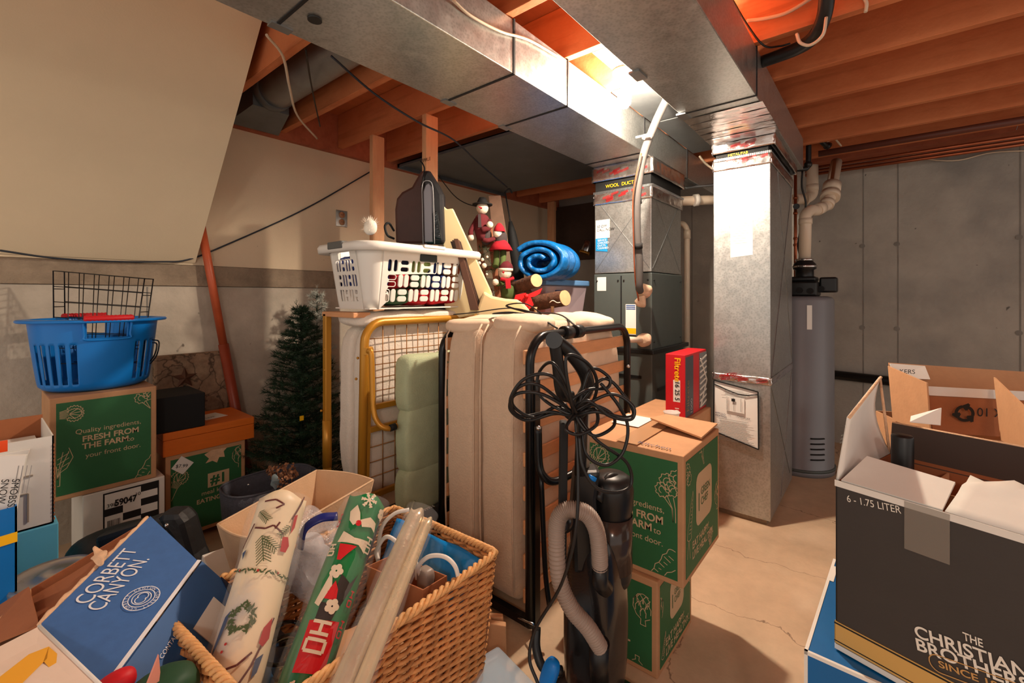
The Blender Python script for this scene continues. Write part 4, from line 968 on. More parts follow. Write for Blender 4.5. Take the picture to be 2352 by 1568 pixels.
# ================================================================ white laundry basket
bxa, bxb, bya, byb, bz0 = 1.115, 1.70, 1.72, 2.0, 1.143
HB = .285
cx_, cy_ = (bxa+bxb)/2, (bya+byb)/2
t = T('laundry_basket', 'rectangular white plastic laundry basket full of bright cloth on the gold folding bed', 'laundry basket', (cx_, cy_, bz0))
ha, hb = (bxb-bxa)/2, (byb-bya)/2
def wallmap(side):
    L_ = 2*(ha if side in 'ns' else hb)-.09
    def f(x, y, tt):
        k = .045*(y/HB)
        if side == 's': return Vector((x, -hb-k-tt, y))
        if side == 'n': return Vector((-x, hb+k+tt, y))
        if side == 'w': return Vector((-ha-k-tt, -x, y))
        return Vector((ha+k+tt, x, y))
    return f, L_
def slots(L_, n):
    hs = []; cell = (L_-.03)/n
    for r in range(3):
        for c in range(n):
            x = -L_/2+.015+cell*(c+.5); y = .06+.067*r
            if (r+c) % 2 == 0:
                for dx in (-.24, .24): hs.append(rrect(x+dx*cell-.011, y-.028, x+dx*cell+.011, y+.028, .0105))
            else:
                for dy in (-.0155, .0155): hs.append(rrect(x-cell*.36, y+dy-.011, x+cell*.36, y+dy+.011, .0105))
    return hs
m = MB()
for side in 'nsew':
    f, L_ = wallmap(side); n = 7 if side in 'ns' else 4
    hs = slots(L_*.98, n)
    hs.append(rrect(-.05, HB-.065, .05, HB-.03, .008))
    e_ = .0
    holed([(-L_/2, 0), (L_/2, 0), (L_/2+.0, HB), (-L_/2-.0, HB)], hs, .004, f, m)
for sx_, sy_ in ((1, 1), (-1, 1), (-1, -1), (1, -1)):
    def cf(u, v, sx_=sx_, sy_=sy_):
        a = u*math.pi/2; k = .045*v; r = .045+k
        return Vector((sx_*(ha-.045+r*math.cos(a)), sy_*(hb-.045+r*math.sin(a)), v*HB))
    m.grid(cf, 8, 6)
m.box(-ha, ha, -hb, hb, -.0, .004)
m.build('basket_body', K['cream'], t, solid=.003)
def rimpts(o_, z):
    X_, Y__ = ha+.045+o_, hb+.045+o_; r = .09
    pts = []
    for (sx_, sy_, a0) in ((1, -1, -90), (1, 1, 0), (-1, 1, 90), (-1, -1, 180)):
        for k in range(7):
            a = math.radians(a0+15*k); pts.append(Vector((sx_*(X_-r)+r*math.cos(a), sy_*(Y__-r)+r*math.sin(a), z)))
    return pts
m = MB(); prof = [(0, HB-.03), (.035, HB-.032), (.038, HB-.005), (.032, HB+.006), (.0, HB+.008), (-.004, HB-.0)]
rings = [rimpts(o_, z) for o_, z in prof]; n = len(rings[0]); vs = [p for r in rings for p in r]
m.add(vs, [(i*n+k, i*n+(k+1) % n, (i+1)*n+(k+1) % n, (i+1)*n+k) for i in range(len(prof)-1) for k in range(n)], True)
m.build('rim', K['cream'], t)
gr = M_('grey rubber grip', C(96, 98, 96), .6)
MB().box(-ha-.0865, -ha-.02, -.06, .06, HB-.02, HB+.012).build('rubber_grip', gr, t, bev=.004)
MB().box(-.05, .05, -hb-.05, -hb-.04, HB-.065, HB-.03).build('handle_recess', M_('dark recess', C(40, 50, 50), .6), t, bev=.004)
MB().box(-.06, .07, -hb-.087, -hb-.03, HB-.004, HB+.0105).build('rubber_grip', K['cream'], t, bev=.003)
cols = [C(40, 60, 130), C(190, 30, 40), C(220, 200, 160), C(60, 90, 60), C(200, 110, 70), C(30, 36, 60), C(170, 190, 110), C(235, 225, 215), C(30, 110, 110)]
random.seed(21); k = 0
fold = [('navy blue', 0), ('bright red', 1), ('cream', 2), ('dark green', 3), ('rust orange', 4), ('dark navy', 5), ('pale green', 6), ('white', 7)]
mats = [M_('cloth '+n_, cols[i_], .9, 0, .15, 30, .3, 60) for n_, i_ in fold]
for layer_ in range(3):
    for c_ in range(5):
        i_ = [[7, 3, 1, 1, 1], [0, 1, 3, 0, 4], [0, 5, 6, 0, 4]][layer_][c_]
        x = -ha+.06+.117*c_
        o = MB().soft((0, 0, 0), (.062, .132+.010*layer_, .042), 4, 8, .008, 22, seed=k).build('folded_cloth', mats[i_])
        o.location = (cx_+x, cy_, bz0+.055+.075*layer_)
        tag(o, fold[i_][0]+' folded cloth packed inside the white laundry basket', 'cloth', 'cloths in the white laundry basket'); k += 1
one(MB().soft((cx_+.06, cy_, bz0+.275), (.17, .12, .035), 2.4, 12, .02, 12).build('knitted_throw', M_('teal knit', C(20, 110, 108), .95, 0, .2, 40, .8, 90)), 'teal knitted throw heaped on top in the white laundry basket', 'throw')
random.seed(8); m = MB(); c0 = P(850, 522, 2.02)
m.soft(c0, (.028, .03, .035), 2.2, 8, .006, 20)
for k in range(160):
    an, el = rnd(0, 6.28), rnd(-.5, 1.5); dr = Vector((math.cos(an)*math.cos(el), math.sin(an)*math.cos(el), math.sin(el)))
    p = c0+dr*.025; m.add([p-Vector((.0012, 0, 0)), p+Vector((.0012, 0, 0)), p+dr*rnd(.012, .035)], [(0, 1, 2)])
one(m.build('fluffy_hat', M_('white fleece', C(232, 224, 210), .95)), 'white fluffy hat tip poking above the white laundry basket', 'hat')
# garment bag hanging from the stud
t = T('garment_bag', 'brown and black zipped bags hanging from the pale stud above the laundry basket', 'bag', P(970, 560, 2.45))
br = M_('dark brown nylon', C(78, 46, 38), .5, 0, .1, 10, .3, 12)
slab([(908, 560), (906, 480), (910, 455), (922, 440), (945, 428), (955, 410), (966, 392), (978, 388), (984, 420), (985, 560)], 2.42, .07, 'brown_bag', br, t, bev=.02)
slab([(972, 560), (970, 470), (968, 405), (976, 386), (988, 392), (1006, 420), (1018, 445), (1022, 560)], 2.34, .09, 'black_bag', M_('black nylon', C(30, 28, 30), .4, 0, .1, 10, .3, 12), t, bev=.02)
slab([(975, 556), (972, 440), (977, 425), (984, 420), (992, 428), (994, 556)], 2.325, .012, 'grey_panel', M_('grey nylon', C(104, 102, 110), .55), t, bev=.004)
slab([(996, 545), (998, 485), (1004, 484), (1010, 520), (1014, 550)], 2.325, .012, 'shiny_pocket', M_('shiny vinyl', C(30, 34, 36), .12, bump=.8, bs=25), t, bev=.004)
MB().tube(spl([P(972, 560, 2.33), P(970, 470, 2.33), P(970, 425, 2.33), P(980, 415, 2.325), P(993, 425, 2.325), P(996, 480, 2.325), P(998, 560, 2.325)], 6), .0025, 6).build('piping', M_('pale piping', C(150, 148, 150), .5), t, world=True)
MB().tube(spl([P(968, 430, 2.33), P(975, 392, 2.36), P(972, 378, 2.40), P(966, 370, 2.44)], 6), .004, 6).build('hanging_strap', K['blackM'], t, world=True)
MB().tube(spl([P(905, 548, 2.4), P(890, 540, 2.36), P(884, 520, 2.35), P(893, 512, 2.36), P(905, 530, 2.4)], 6), .006, 6).build('carry_strap', K['blackM'], t, world=True)
# ================================================================ things behind the beds, on a work bench
t = T('work_bench', 'plain wooden work bench behind the folding beds holding the tote and decorations', 'bench', (2.6, 2.35, 0))
MB().box(1.90, 3.75, 1.63, 2.78, .97, 1.0).build('bench_top', K['slat'], t, world=True, bev=.003)
for x, y in ((2.0, 1.72), (3.6, 1.72), (2.0, 2.7), (3.6, 2.7)): MB().box(x-.03, x+.03, y-.03, y+.03, 0, .969).build('leg', K['slat'], t, world=True)
fm = M_('cream painted board', C(232, 208, 158), .6)
slab([(1020, 700), (1016, 470), (1026, 480), (1040, 478), (1128, 668), (1140, 712), (1030, 735)], 2.36, .03, 'cream_board', fm, None, 'cream painted board with slanted edge leaning behind the laundry basket', 'board', bev=.006)
slab([(1095, 712), (1110, 668), (1130, 680), (1160, 686), (1188, 688), (1203, 697), (1218, 714), (1212, 735), (1095, 735)], 2.30, .12, 'cream_cushion', fm, None, 'cream curved board end lying on the bench by the reindeer logs', 'board', bev=.012)
for k in range(3):
    slab([(1034-4*k+8, 548+3*k), (1052+3*k, 548+3*k), (1100+4*k, 712), (1080+3*k, 712)], 2.30+.014*k, .011, 'picture_frame', M_('brown frame %d' % k, C(92-14*k, 58-8*k, 40-5*k), .5), None,
         ['front brown picture frame leaning beside the white laundry basket', 'middle dark frame leaning between two others beside the laundry basket', 'rear frame of the stack leaning against the cream board'][k], 'picture frame', group='leaning frames', bev=.002)
t = T('wooden_sled', 'weathered narrow wooden plank ladder carrying the snowman dolls', 'decoration', P(1130, 720, 2.95))
slab([(1122, 450), (1150, 448), (1188, 690), (1192, 740), (1150, 740)], 3.0, .02, 'plank', M_('weathered plank', C(120, 92, 74), .8, 0, .2, 12), t)
slab([(1092, 525), (1104, 520), (1128, 740), (1114, 740)], 2.86, .018, 'side_rail', M_('rail wood', C(140, 84, 58), .7, 0, .2, 12), t)
slab([(1118, 520), (1130, 518), (1158, 740), (1144, 740)], 2.86, .018, 'side_rail', M_('rail wood 2', C(150, 92, 62), .7, 0, .2, 12), t)
for y in (560, 612, 664): slab([(1098, y), (1130, y-2), (1132, y+8), (1100, y+10)], 2.875, .012, 'rung', M_('rung wood %d' % y, C(130, 80, 54), .7), t, bev=.002)
white = M_('cream felt', C(226, 212, 192), .95, 0, .05, 20, .3, 80); burg = M_('burgundy felt', C(96, 30, 36), .95, 0, .2, 20); grey = M_('grey felt', C(66, 56, 56), .95); redf = M_('red felt', C(176, 24, 40), .95); gfelt = M_('green felt', C(76, 92, 44), .9, 0, .1, 10)
D_ = 2.78
def sph(px, py, rpx, mat, t, name, sc=(1, 1, 1), d=None):
    d = d or D_; return MB().ball(P(px, py, d), rpx*d/FPX, 8, sc).build(name, mat, t, world=True)
t = T('snowman_doll', 'top snowman doll with black bowler hat and burgundy jacket', 'doll', P(1110, 560, D_))
MB().soft(P(1108, 522, D_), (.052, .04, .085), 2.6, 8, .006, 15).build('jacket', burg, t, world=True)
sph(1108, 478, 14, white, t, 'head')
m = MB(); c = P(1108, 470, D_); m.lathe([(0, .045), (.02, .043), (.032, .02), (.036, 0), (.062, -.004), (.062, .004), (.03, .004)], 20, c=c); m.build('bowler_hat', K['blackM'], t, world=True)
MB().tube([P(1106, 478, D_-.04), P(1098, 474, D_-.065)], [.006, .001], 6).build('carrot_nose', redf, t, world=True)
for pts in ([P(1095, 505, D_), P(1082, 530, D_-.02), P(1082, 542, D_-.02)], [P(1124, 508, D_), P(1124, 522, D_-.05), P(1106, 528, D_-.06)]): MB().tube(spl(pts, 4), .017, 8).build('sleeve', burg, t, world=True)
sph(1082, 545, 8, white, t, 'mitten', d=D_-.02); sph(1125, 516, 8, white, t, 'mitten', d=D_-.06)
MB().soft(P(1117, 545, D_), (.03, .03, .05), 2.6, 6, .004, 12).build('trousers', grey, t, world=True)
slab([(1098, 492), (1104, 492), (1106, 522), (1098, 522)], D_-.055, .006, 'scarf', grey, t, bev=.001)
t = T('elf_doll', 'middle doll in red hat and skirt with green legs', 'doll', P(1145, 600, D_))
MB().soft(P(1150, 548, D_), (.04, .035, .05), 2.4, 8, .004, 12).build('body', grey, t, world=True)
sph(1143, 536, 11, white, t, 'head', d=D_-.02)
MB().lathe([(.034, 0), (.036, .008), (.028, .03), (.012, .05), (0, .055)], 16, c=P(1147, 532, D_-.02)).build('hat', redf, t, world=True)
MB().tube(spl([P(1135, 548, D_-.02), P(1120, 552, D_-.05), P(1110, 550, D_-.05)], 4), .014, 8).build('sleeve', burg, t, world=True)
MB().lathe([(.03, .03), (.055, 0), (.075, -.035), (.07, -.036), (.03, .0)], 20, c=P(1150, 562, D_)).build('skirt', redf, t, world=True)
for x in (1141, 1156): MB().tube([P(x, 576, D_), P(x-1, 600, D_-.01), P(x-3, 612, D_-.03)], [.02, .019, .021], 10).build('leg', gfelt, t, world=True)
t = T('snowman_doll', 'lowest snowman doll with red knit hat, red scarf and green coat', 'doll', P(1165, 700, D_))
MB().soft(P(1167, 672, D_), (.045, .04, .05), 2.3, 8, .004, 12).build('coat', gfelt, t, world=True)
sph(1160, 627, 15, white, t, 'head', d=D_-.02)
MB().lathe([(.043, 0), (.045, .01), (.038, .03), (.02, .045), (0, .05)], 18, c=P(1162, 618, D_-.02)).build('knit_hat', burg, t, world=True)
MB().lathe([(.042, -.01), (.047, -.008), (.047, .006), (.042, .008)], 18, c=P(1161, 619, D_-.02)).build('hat_brim', white, t, world=True)
sph(1166, 604, 5, burg, t, 'pompom', d=D_-.02); sph(1156, 625, 2.6, redf, t, 'nose', d=D_-.075)
MB().tube(spl([P(1150, 640, D_-.05), P(1165, 643, D_-.06), P(1180, 638, D_-.05)], 4), .01, 8).build('scarf', redf, t, world=True)
slab([(1160, 642), (1172, 642), (1174, 662), (1162, 663)], D_-.07, .008, 'scarf_end', redf, t, bev=.001)
MB().tube(spl([P(1155, 650, D_), P(1143, 652, D_-.03), P(1138, 650, D_-.04)], 4), .016, 8).build('sleeve', gfelt, t, world=True); sph(1138, 648, 8, white, t, 'mitten', d=D_-.04)
random.seed(9); m = MB(); bm_ = MB()
for k in range(34):
    a = P(1110+rnd(-14, 24), 565+k*4, D_-.02); b = a+RT*rnd(-.07, .06)+Vector((0, 0, rnd(-.02, .06)))
    for q in range(30):
        p = lerp(a, b, q/30); dr = (RT*rnd(-1, 1)+Vector((0, 0, rnd(-.6, 1)))+FW*rnd(-1, 1)).normalized()
        m.add([p-RT*.001, p+RT*.001, p+dr*.028], [(0, 1, 2)])
t = T('pine_garland', 'green pine garland with white berries along the snowman ladder', 'garland', P(1115, 720, D_))
m.build('needles', K['gplast'], t, world=True)
for x, y, r in ((1101, 604, 4), (1112, 610, 6), (1108, 596, 4), (1118, 630, 3), (1119, 590, 3), (1096, 588, 2)): MB().ball(P(x, y, D_-.06), r*D_/FPX, 6).build('berry', white, t, world=True)
slab([(1103, 640), (1112, 638), (1124, 672), (1116, 678)], D_-.09, .006, 'word_sign', K['blackM'], t, bev=.001)
# umbrella
t = T('umbrella', 'closed black umbrella standing behind the blue sleeping bag', 'umbrella', P(1205, 720, 3.25))
a, b, c = P(1160, 440, 3.2), P(1172, 508, 3.2), P(1205, 735, 3.25)
MB().tube([a, b, c], .005, 8).build('shaft', K['blackM'], t, world=True)
MB().tube([lerp(b, c, k/10) for k in range(11)], [.012, .028, .036, .04, .042, .042, .04, .036, .03, .022, .012], 12).build('canopy', K['blackM'], t, world=True)
MB().tube(spl([a, a+RT*.03+Vector((0, 0, .02)), a+RT*.05-Vector((0, 0, .01))], 5), .006, 8).build('handle', K['blackM'], t, world=True)
# rolled sleeping bag
t = T('sleeping_bag', 'rolled shiny blue quilted sleeping bag on the clear storage tote', 'sleeping bag', P(1258, 645, 2.95))
cc = P(1236, 600, 2.72); ax = (FW*.92+RT*.40).normalized(); s1 = ax.cross(Vector((0, 0, 1))).normalized(); u1 = s1.cross(ax)
def sbag(u, v):
    a = u*2*math.pi*2.3+.6; r = .035+.115*u
    puff = 1+.10*abs(math.sin(v*math.pi*3))+.06*noise.noise(Vector((u*12, v*8, 2)))
    return cc+ax*(v*.36-.02*noise.noise(Vector((u*20, 0, 1)))) + s1*math.cos(a)*r*1.15*puff+u1*math.sin(a)*r*.78*puff
m = MB(); m.grid(sbag, 150, 30)
m.build('quilted_roll', M_('shiny blue nylon', C(8, 100, 170), .36, 0, .15, 14, .9, 26), t, world=True, solid=.026)
# storage tote with pale blue lid
tt = P(1300, 700, 3.0); t = T('storage_tote', 'clear plastic storage tote with pale blue lid holding christmas things', 'storage tote', (2.55, 1.86, 1.0))
tx0, tx1, ty0, ty1 = 2.36, 2.88, 1.665, 2.03
MB().hexa([(tx0+.03, ty0+.03, 1.002), (tx1-.03, ty0+.03, 1.002), (tx1-.03, ty1-.03, 1.002), (tx0+.03, ty1-.03, 1.002)], [(tx0, ty0, 1.27), (tx1, ty0, 1.27), (tx1, ty1, 1.27), (tx0, ty1, 1.27)]).build('tub', M_('milky clear plastic', C(225, 205, 215), .25, alpha=.45), t, world=True, bev=.01)
MB().box(tx0-.015, tx1+.015, ty0-.015, ty1+.015, 1.272, 1.31).build('lid', M_('pale blue lid', C(110, 160, 215), .4), t, world=True, bev=.008)
MB().box(tx0+.1, tx0+.2, ty0-.006, ty0-.004, 1.2, 1.24).build('sticker', M_('navy sticker', C(30, 40, 90), .5), t, world=True)
t2 = T('christmas_stocking', 'red and cream cloth packed inside the clear storage tote', 'cloth', (2.6, 1.86, 1.01))
MB().soft((2.5, 1.8, 1.13), (.1, .09, .11), 2.5, 8, .02, 14).build('red_cloth', redf, t2, world=True); MB().soft((2.7, 1.82, 1.12), (.09, .09, .1), 2.5, 8, .02, 14, seed=4).build('cream_cloth', M_('tan felt', C(190, 150, 130), .9), t2, world=True)
# reindeer made from logs
bark = M_('dark bark', C(92, 62, 46), .9, 0, .4, 22, 1.0, 40, (1, 1, 1)); cut = M_('cut log end', C(206, 168, 124), .7, 0, .12, 20)
def log(t, a, b, r):
    m = MB(); fr = frames([lerp(a, b, k/10) for k in range(11)]); vs = []
    for i, (p, s_, u_) in enumerate(fr):
        for k in range(20):
            an = k*math.pi/10; rr = r*(1+.09*noise.noise(Vector((math.cos(an)*2, math.sin(an)*2, i*.6))))
            vs.append(p+s_*math.cos(an)*rr+u_*math.sin(an)*rr)
    m.add(vs, [(i*20+k, i*20+(k+1) % 20, (i+1)*20+(k+1) % 20, (i+1)*20+k) for i in range(10) for k in range(20)], True)
    m.build('log_body', bark, t, world=True)
    dd = (b-a).normalized()
    for e_, s_ in ((b, 1), (a, -1)): MB().cyl(e_-dd*s_*.01, e_+dd*s_*.003, r*.96, 20).build('cut_end', cut, t, world=True)
t = T('log_reindeer', 'rustic reindeer of two cut logs with a big red bow', 'decoration', P(1250, 715, 2.5))
log(t, P(1180, 662, 2.86), P(1232, 644, 2.62), .040); log(t, P(1218, 698, 2.84), P(1298, 684, 2.62), .047)
MB().tube([P(1222, 685, 2.74), P(1210, 665, 2.74)], .022, 10).build('neck', bark, t, world=True)
for x, y, d in ((1230, 705, 2.70), (1269, 703, 2.66)):
    MB().tube([P(x, y, d), P(x, y+4, d), Vector((P(x, y, d).x, P(x, y, d).y, 1.001))], [.012, .009, .010], 8).build('peg_leg', cut, t, world=True)
MB().tube(spl([P(1262, 695, 2.60), P(1270, 690, 2.59), P(1280, 695, 2.59), P(1290, 693, 2.60)], 4), .003, 6).build('twine', white, t, world=True)
rb_ = M_('red ribbon', C(214, 14, 20), .6)
bc = [(1208, 686)]
for k, pg in enumerate(([(1208, 672), (1184, 677), (1180, 690), (1194, 688), (1208, 686)], [(1212, 676), (1246, 661), (1240, 674), (1228, 681), (1212, 684)], [(1202, 680), (1188, 700), (1200, 705), (1210, 686)], [(1208, 682), (1214, 712), (1226, 700), (1218, 680)], [(1206, 682), (1205, 712), (1216, 700), (1212, 680)])):
    slab(pg, 2.58-.006*k, .005, 'bow_loop', rb_, t, bev=.001)
MB().ball(P(1209, 680, 2.55), .014, 8).build('bow_knot', rb_, t, world=True)
# ================================================================ air filter box between furnace and column
t = T('air_filter_box', 'red boxed pleated air filter standing behind the stacked green cartons', 'air filter', (2.58, .81, .6))
fx0, fx1, fy0, fy1, fz0, fz1 = 2.29, 2.635, .765, .865, .585, .905
MB().box(fx0, fx1, fy0, fy1, fz0, fz1).build('carton', K['red'], t, world=True, bev=.003)
MB().box(fx0+.003, fx0+.12, fy0-.0015, fy0, fz0+.005, fz1-.012).build('grey_panel', M_('slate print', C(66, 76, 86), .5), t, world=True)
MB().box(fx0+.22, fx1, fy0-.002, fy0, fz0+.012, fz1-.012).build('grey_window', M_('filter window', C(128, 128, 128), .7), t, world=True)
m = MB()
for k in range(9):
    z = fz0+.02+.031*k; m.bar((fx0+.225, fy0-.004, z), (fx1-.01, fy0-.004, z+.02), .004, .008)
m.bar((fx0+.225, fy0-.006, fz0+.02), (fx1-.01, fy0-.006, fz0+.15), .004, .007).bar((fx0+.225, fy0-.006, fz0+.28), (fx1-.01, fy0-.006, fz0+.15), .004, .007)
m.build('pleated_filter', K['white'], t, world=True)
def vtext(s_, sz, z, dy, mat, bold=0): text(s_, sz, mat, t, (fx0, dy, z), (0, 0, -1), (0, -1, 0), 'carton_lettering', bold=bold, world=True, lift=.002)
vtext('Filtrete', .042, fz1-.015, .842-.025, K['yellow'], .0008)
MB().plate([(fx0-.0006, .845-.02, .775), (fx0-.0006, .845-.055, .775), (fx0-.0006, .845-.055, .665), (fx0-.0006, .845-.02, .665)], .0008).build('size_patch', K['paper'], t, world=True)
vtext('16 25 5', .032, .770, .815, K['ink'], .0006); vtext('1000', .028, .64, .815, K['paper'], .0006)
text('Filtrete', .055, M_('dull gold ink', C(150, 120, 80), .5), t, (fx0+.05, fy0, fz0+.03), (0, 0, 1), (-1, 0, 0), 'carton_lettering', world=True, lift=.003)
text('1000', .04, M_('pale ink', C(180, 180, 190), .5), t, (fx0+.1, fy0, fz0+.01), (0, 0, 1), (-1, 0, 0), 'carton_lettering', world=True, lift=.003)
one(MB().box(2.0, 2.64, .74, 1.06, 0, .583).build('storage_carton', K['kraft'], bev=.004), 'plain brown carton under the air filter box between furnace and column', 'cardboard box')
c = P(1622, 950, 2.32)
one(MB().lathe([(0, 0), (.028, 0), (.036, .045), (.039, .047), (.04, .05)], 20).build('plastic_cup', M_('frosted cup', C(230, 226, 220), .3, alpha=.6), solid=.001), 'small clear plastic cup beside the air filter box', 'cup').location = (2.42, .752+.0, .584)
bpy.data.objects['plastic_cup'].location = (2.2, .80, .584)
# ================================================================ vacuum cleaner
VD = 1.22
t = T('vacuum_cleaner', 'black upright vacuum cleaner with ribbed beige hose in front of the slatted bed', 'vacuum cleaner', P(1370, 1700, VD+.02)*1)
t.location.z = 0
gl = M_('glossy dark plastic', C(26, 25, 26), .25, 0, .08, 12, coat=.3)
cA, cB = P(1368, 1300, VD+.04), P(1372, 1568, VD+.03)
MB().soft((cA.x, cA.y, .30), (.084, .078, .26), 3.2, 12, .003, 8).build('motor_body', gl, t, world=True)
MB().soft((cA.x+.01, cA.y-.01, .035), (.13, .15, .033), 4, 10, .002, 8).build('floor_head', gl, t, world=True)
c = P(1404, 1300, VD+.05)
MB().lathe([(0, .40), (.05, .40), (.056, .42), (.056, .60), (.06, .61), (.062, .66), (.055, .69), (.04, .70), (0, .705)], 28, c=(c.x, c.y, 0)).build('dust_canister', K['black'], t, world=True)
MB().lathe([(.058, .44), (.0585, .44), (.0585, .59), (.058, .59)], 28, c=(c.x, c.y, 0)).build('clear_window', M_('smoky window', C(60, 50, 46), .15), t, world=True)
MB().tube(spl([P(1372, 1150, VD), P(1400, 1100, VD+.03), P(1425, 1110, VD+.05), P(1428, 1150, VD+.06), P(1400, 1170, VD+.04)], 5), .013, 10, flat=1.3).build('carry_handle', K['black'], t, world=True)
slab([(1322, 1085), (1382, 1082), (1372, 1145), (1378, 1320), (1318, 1320), (1314, 1180)], VD-.02, .07, 'spine', K['black'], t, bev=.012)
MB().cyl(P(1352, 1093, VD-.025), P(1368, 1102, VD-.025), .006, 10).build('blue_button', K['blueP'], t, world=True, label='blue release button')
MB().tube([P(1345, 860, VD+.03), P(1344, 1100, VD+.02)], .0125, 14).build('metal_wand', M_('pale wand', C(190, 170, 150), .35, .4), t, world=True)
MB().bar(P(1295, 968, VD-.04), P(1290, 1330, VD-.03), .037, .02, RT).build('crevice_tool', K['blackM'], t, world=True, bev=.004)
MB().tube([P(1338, 950, VD), P(1332, 1090, VD-.01)], .016, 12).build('handle_tube', K['black'], t, world=True)
MB().tube(spl([P(1274, 786, VD-.05), P(1282, 840, VD-.04), P(1290, 900, VD-.03), P(1312, 912, VD-.02)], 6), .0165, 14).build('grip', K['black'], t, world=True)
MB().tube(spl([P(1278, 783, VD-.04), P(1310, 810, VD-.03), P(1340, 850, VD-.02), P(1350, 885, VD-.01), P(1338, 915, VD-.01), P(1330, 945, VD)], 6), .0185, 14).build('handle_bow', K['black'], t, world=True)
MB().cyl(P(1272, 781, VD-.075), P(1275, 783, VD-.045), .0215, 18).build('grip_cap', gl, t, world=True)
MB().tube(spl([P(1292, 930, VD-.06), P(1310, 955, VD-.08), P(1335, 950, VD-.08), P(1345, 930, VD-.06)], 5), .011, 10).build('cord_hook', K['black'], t, world=True)
hp = spl([P(1378, 1305, VD-.05), P(1376, 1260, VD-.07), P(1368, 1212, VD-.08), P(1345, 1178, VD-.09), P(1305, 1170, VD-.09), P(1283, 1190, VD-.09), P(1278, 1240, VD-.09), P(1285, 1330, VD-.09), P(1312, 1395, VD-.10), P(1350, 1440, VD-.10), P(1378, 1485, VD-.08)], 42)
MB().tube(hp, [.0195+.0022*math.sin(i*math.pi/2.2) for i in range(len(hp))], 14).build('ribbed_hose', M_('beige grey hose', C(150, 132, 120), .45), t, world=True)
MB().tube([P(1378, 1296, VD-.05), P(1378, 1335, VD-.05), P(1388, 1350, VD-.03)], [.022, .021, .024], 16).build('hose_cuff', K['black'], t, world=True)
MB().tube([P(1376, 1475, VD-.07), P(1377, 1568, VD-.05)], [.027, .024], 16).build('hose_cuff', K['black'], t, world=True)
MB().soft(P(1300, 1200, VD-.03), (.035, .02, .025), 2.2, 8, .002, 8).build('hose_clip', gl, t, world=True)
MB().soft(P(1262, 1548, VD-.1), (.018, .02, .04), 3, 6, .001, 8, M=Matrix.Rotation(.3, 4, FW)).build('blue_pedal', K['blueP'], t, world=True, label='bright blue pedal')
MB().tube(spl([P(1232, 1440, VD), P(1232, 1490, VD-.02), P(1250, 1535, VD-.04), P(1290, 1540, VD-.03)], 6), .012, 12).build('side_hook', K['black'], t, world=True)
# the coiled cord on the vacuum handle
def cl(pts, d0=1.1): return spl([P(x, y, d0+dd) for x, y, dd in pts], 9, True)
cordp = [
 [(1315, 948, 0), (1245, 905, -.03), (1185, 905, -.02), (1172, 940, 0), (1210, 965, .03), (1270, 950, .04)],
 [(1310, 945, .01), (1240, 885, -.04), (1190, 890, -.03), (1178, 930, 0), (1225, 958, .03), (1275, 935, .05)],
 [(1318, 950, -.01), (1270, 865, -.05), (1205, 870, -.04), (1172, 920, -.02), (1195, 955, .02), (1262, 945, .04)],
 [(1322, 945, 0), (1275, 838, -.03), (1240, 852, .05), (1236, 900, .05), (1275, 935, .02)],
 [(1325, 948, .01), (1355, 850, .03), (1398, 865, .03), (1395, 890, .02), (1350, 895, 0), (1315, 920, -.02)],
 [(1318, 945, 0), (1400, 905, .0), (1452, 930, -.02), (1450, 962, -.03), (1400, 955, -.04), (1350, 920, -.05)],
 [(1320, 948, .01), (1385, 870, .03), (1435, 910, .02), (1455, 950, 0), (1430, 958, -.02), (1370, 945, -.04)],
 [(1315, 930, -.04), (1300, 822, -.06), (1345, 830, -.03), (1370, 870, 0), (1365, 915, .02), (1335, 950, .02)],
 [(1318, 955, -.02), (1300, 985, -.05), (1330, 997, -.05), (1370, 975, -.03), (1368, 940, 0), (1340, 945, .01)],
 [(1325, 955, 0), (1362, 1000, -.02), (1408, 980, 0), (1405, 950, .02), (1360, 930, .02)],
]
t = T('power_cord', 'black electric cord coiled in loose loops on the vacuum handle', 'cord', P(1315, 950, 1.1))
mm = MB()
for pl in cordp: mm.tube(cl(pl), .0042, 8, True)
mm.tube(spl([P(1328, 955, 1.1), P(1370, 1010, 1.08), P(1438, 1060, 1.1), P(1450, 1110, 1.1), P(1420, 1130, 1.08), P(1370, 1120, 1.06), P(1338, 1070, 1.06), P(1330, 1000, 1.08)], 8), .0042, 8)
mm.tube(spl([P(1335, 960, 1.1), P(1345, 1040, 1.08), P(1390, 1068, 1.08), P(1430, 1040, 1.09), P(1442, 980, 1.1), P(1420, 930, 1.1), P(1380, 880, 1.1)], 8), .0042, 8)
mm.tube(spl([P(1322, 960, 1.1), P(1328, 1090, 1.06), P(1322, 1220, 1.04), P(1290, 1340, 1.06), P(1232, 1440, 1.08), P(1216, 1510, 1.07), P(1235, 1568, 1.05), P(1260, 1640, 1.03)], 8), .0040, 8)
mm.build('coiled_cable', K['black'], t, world=True)
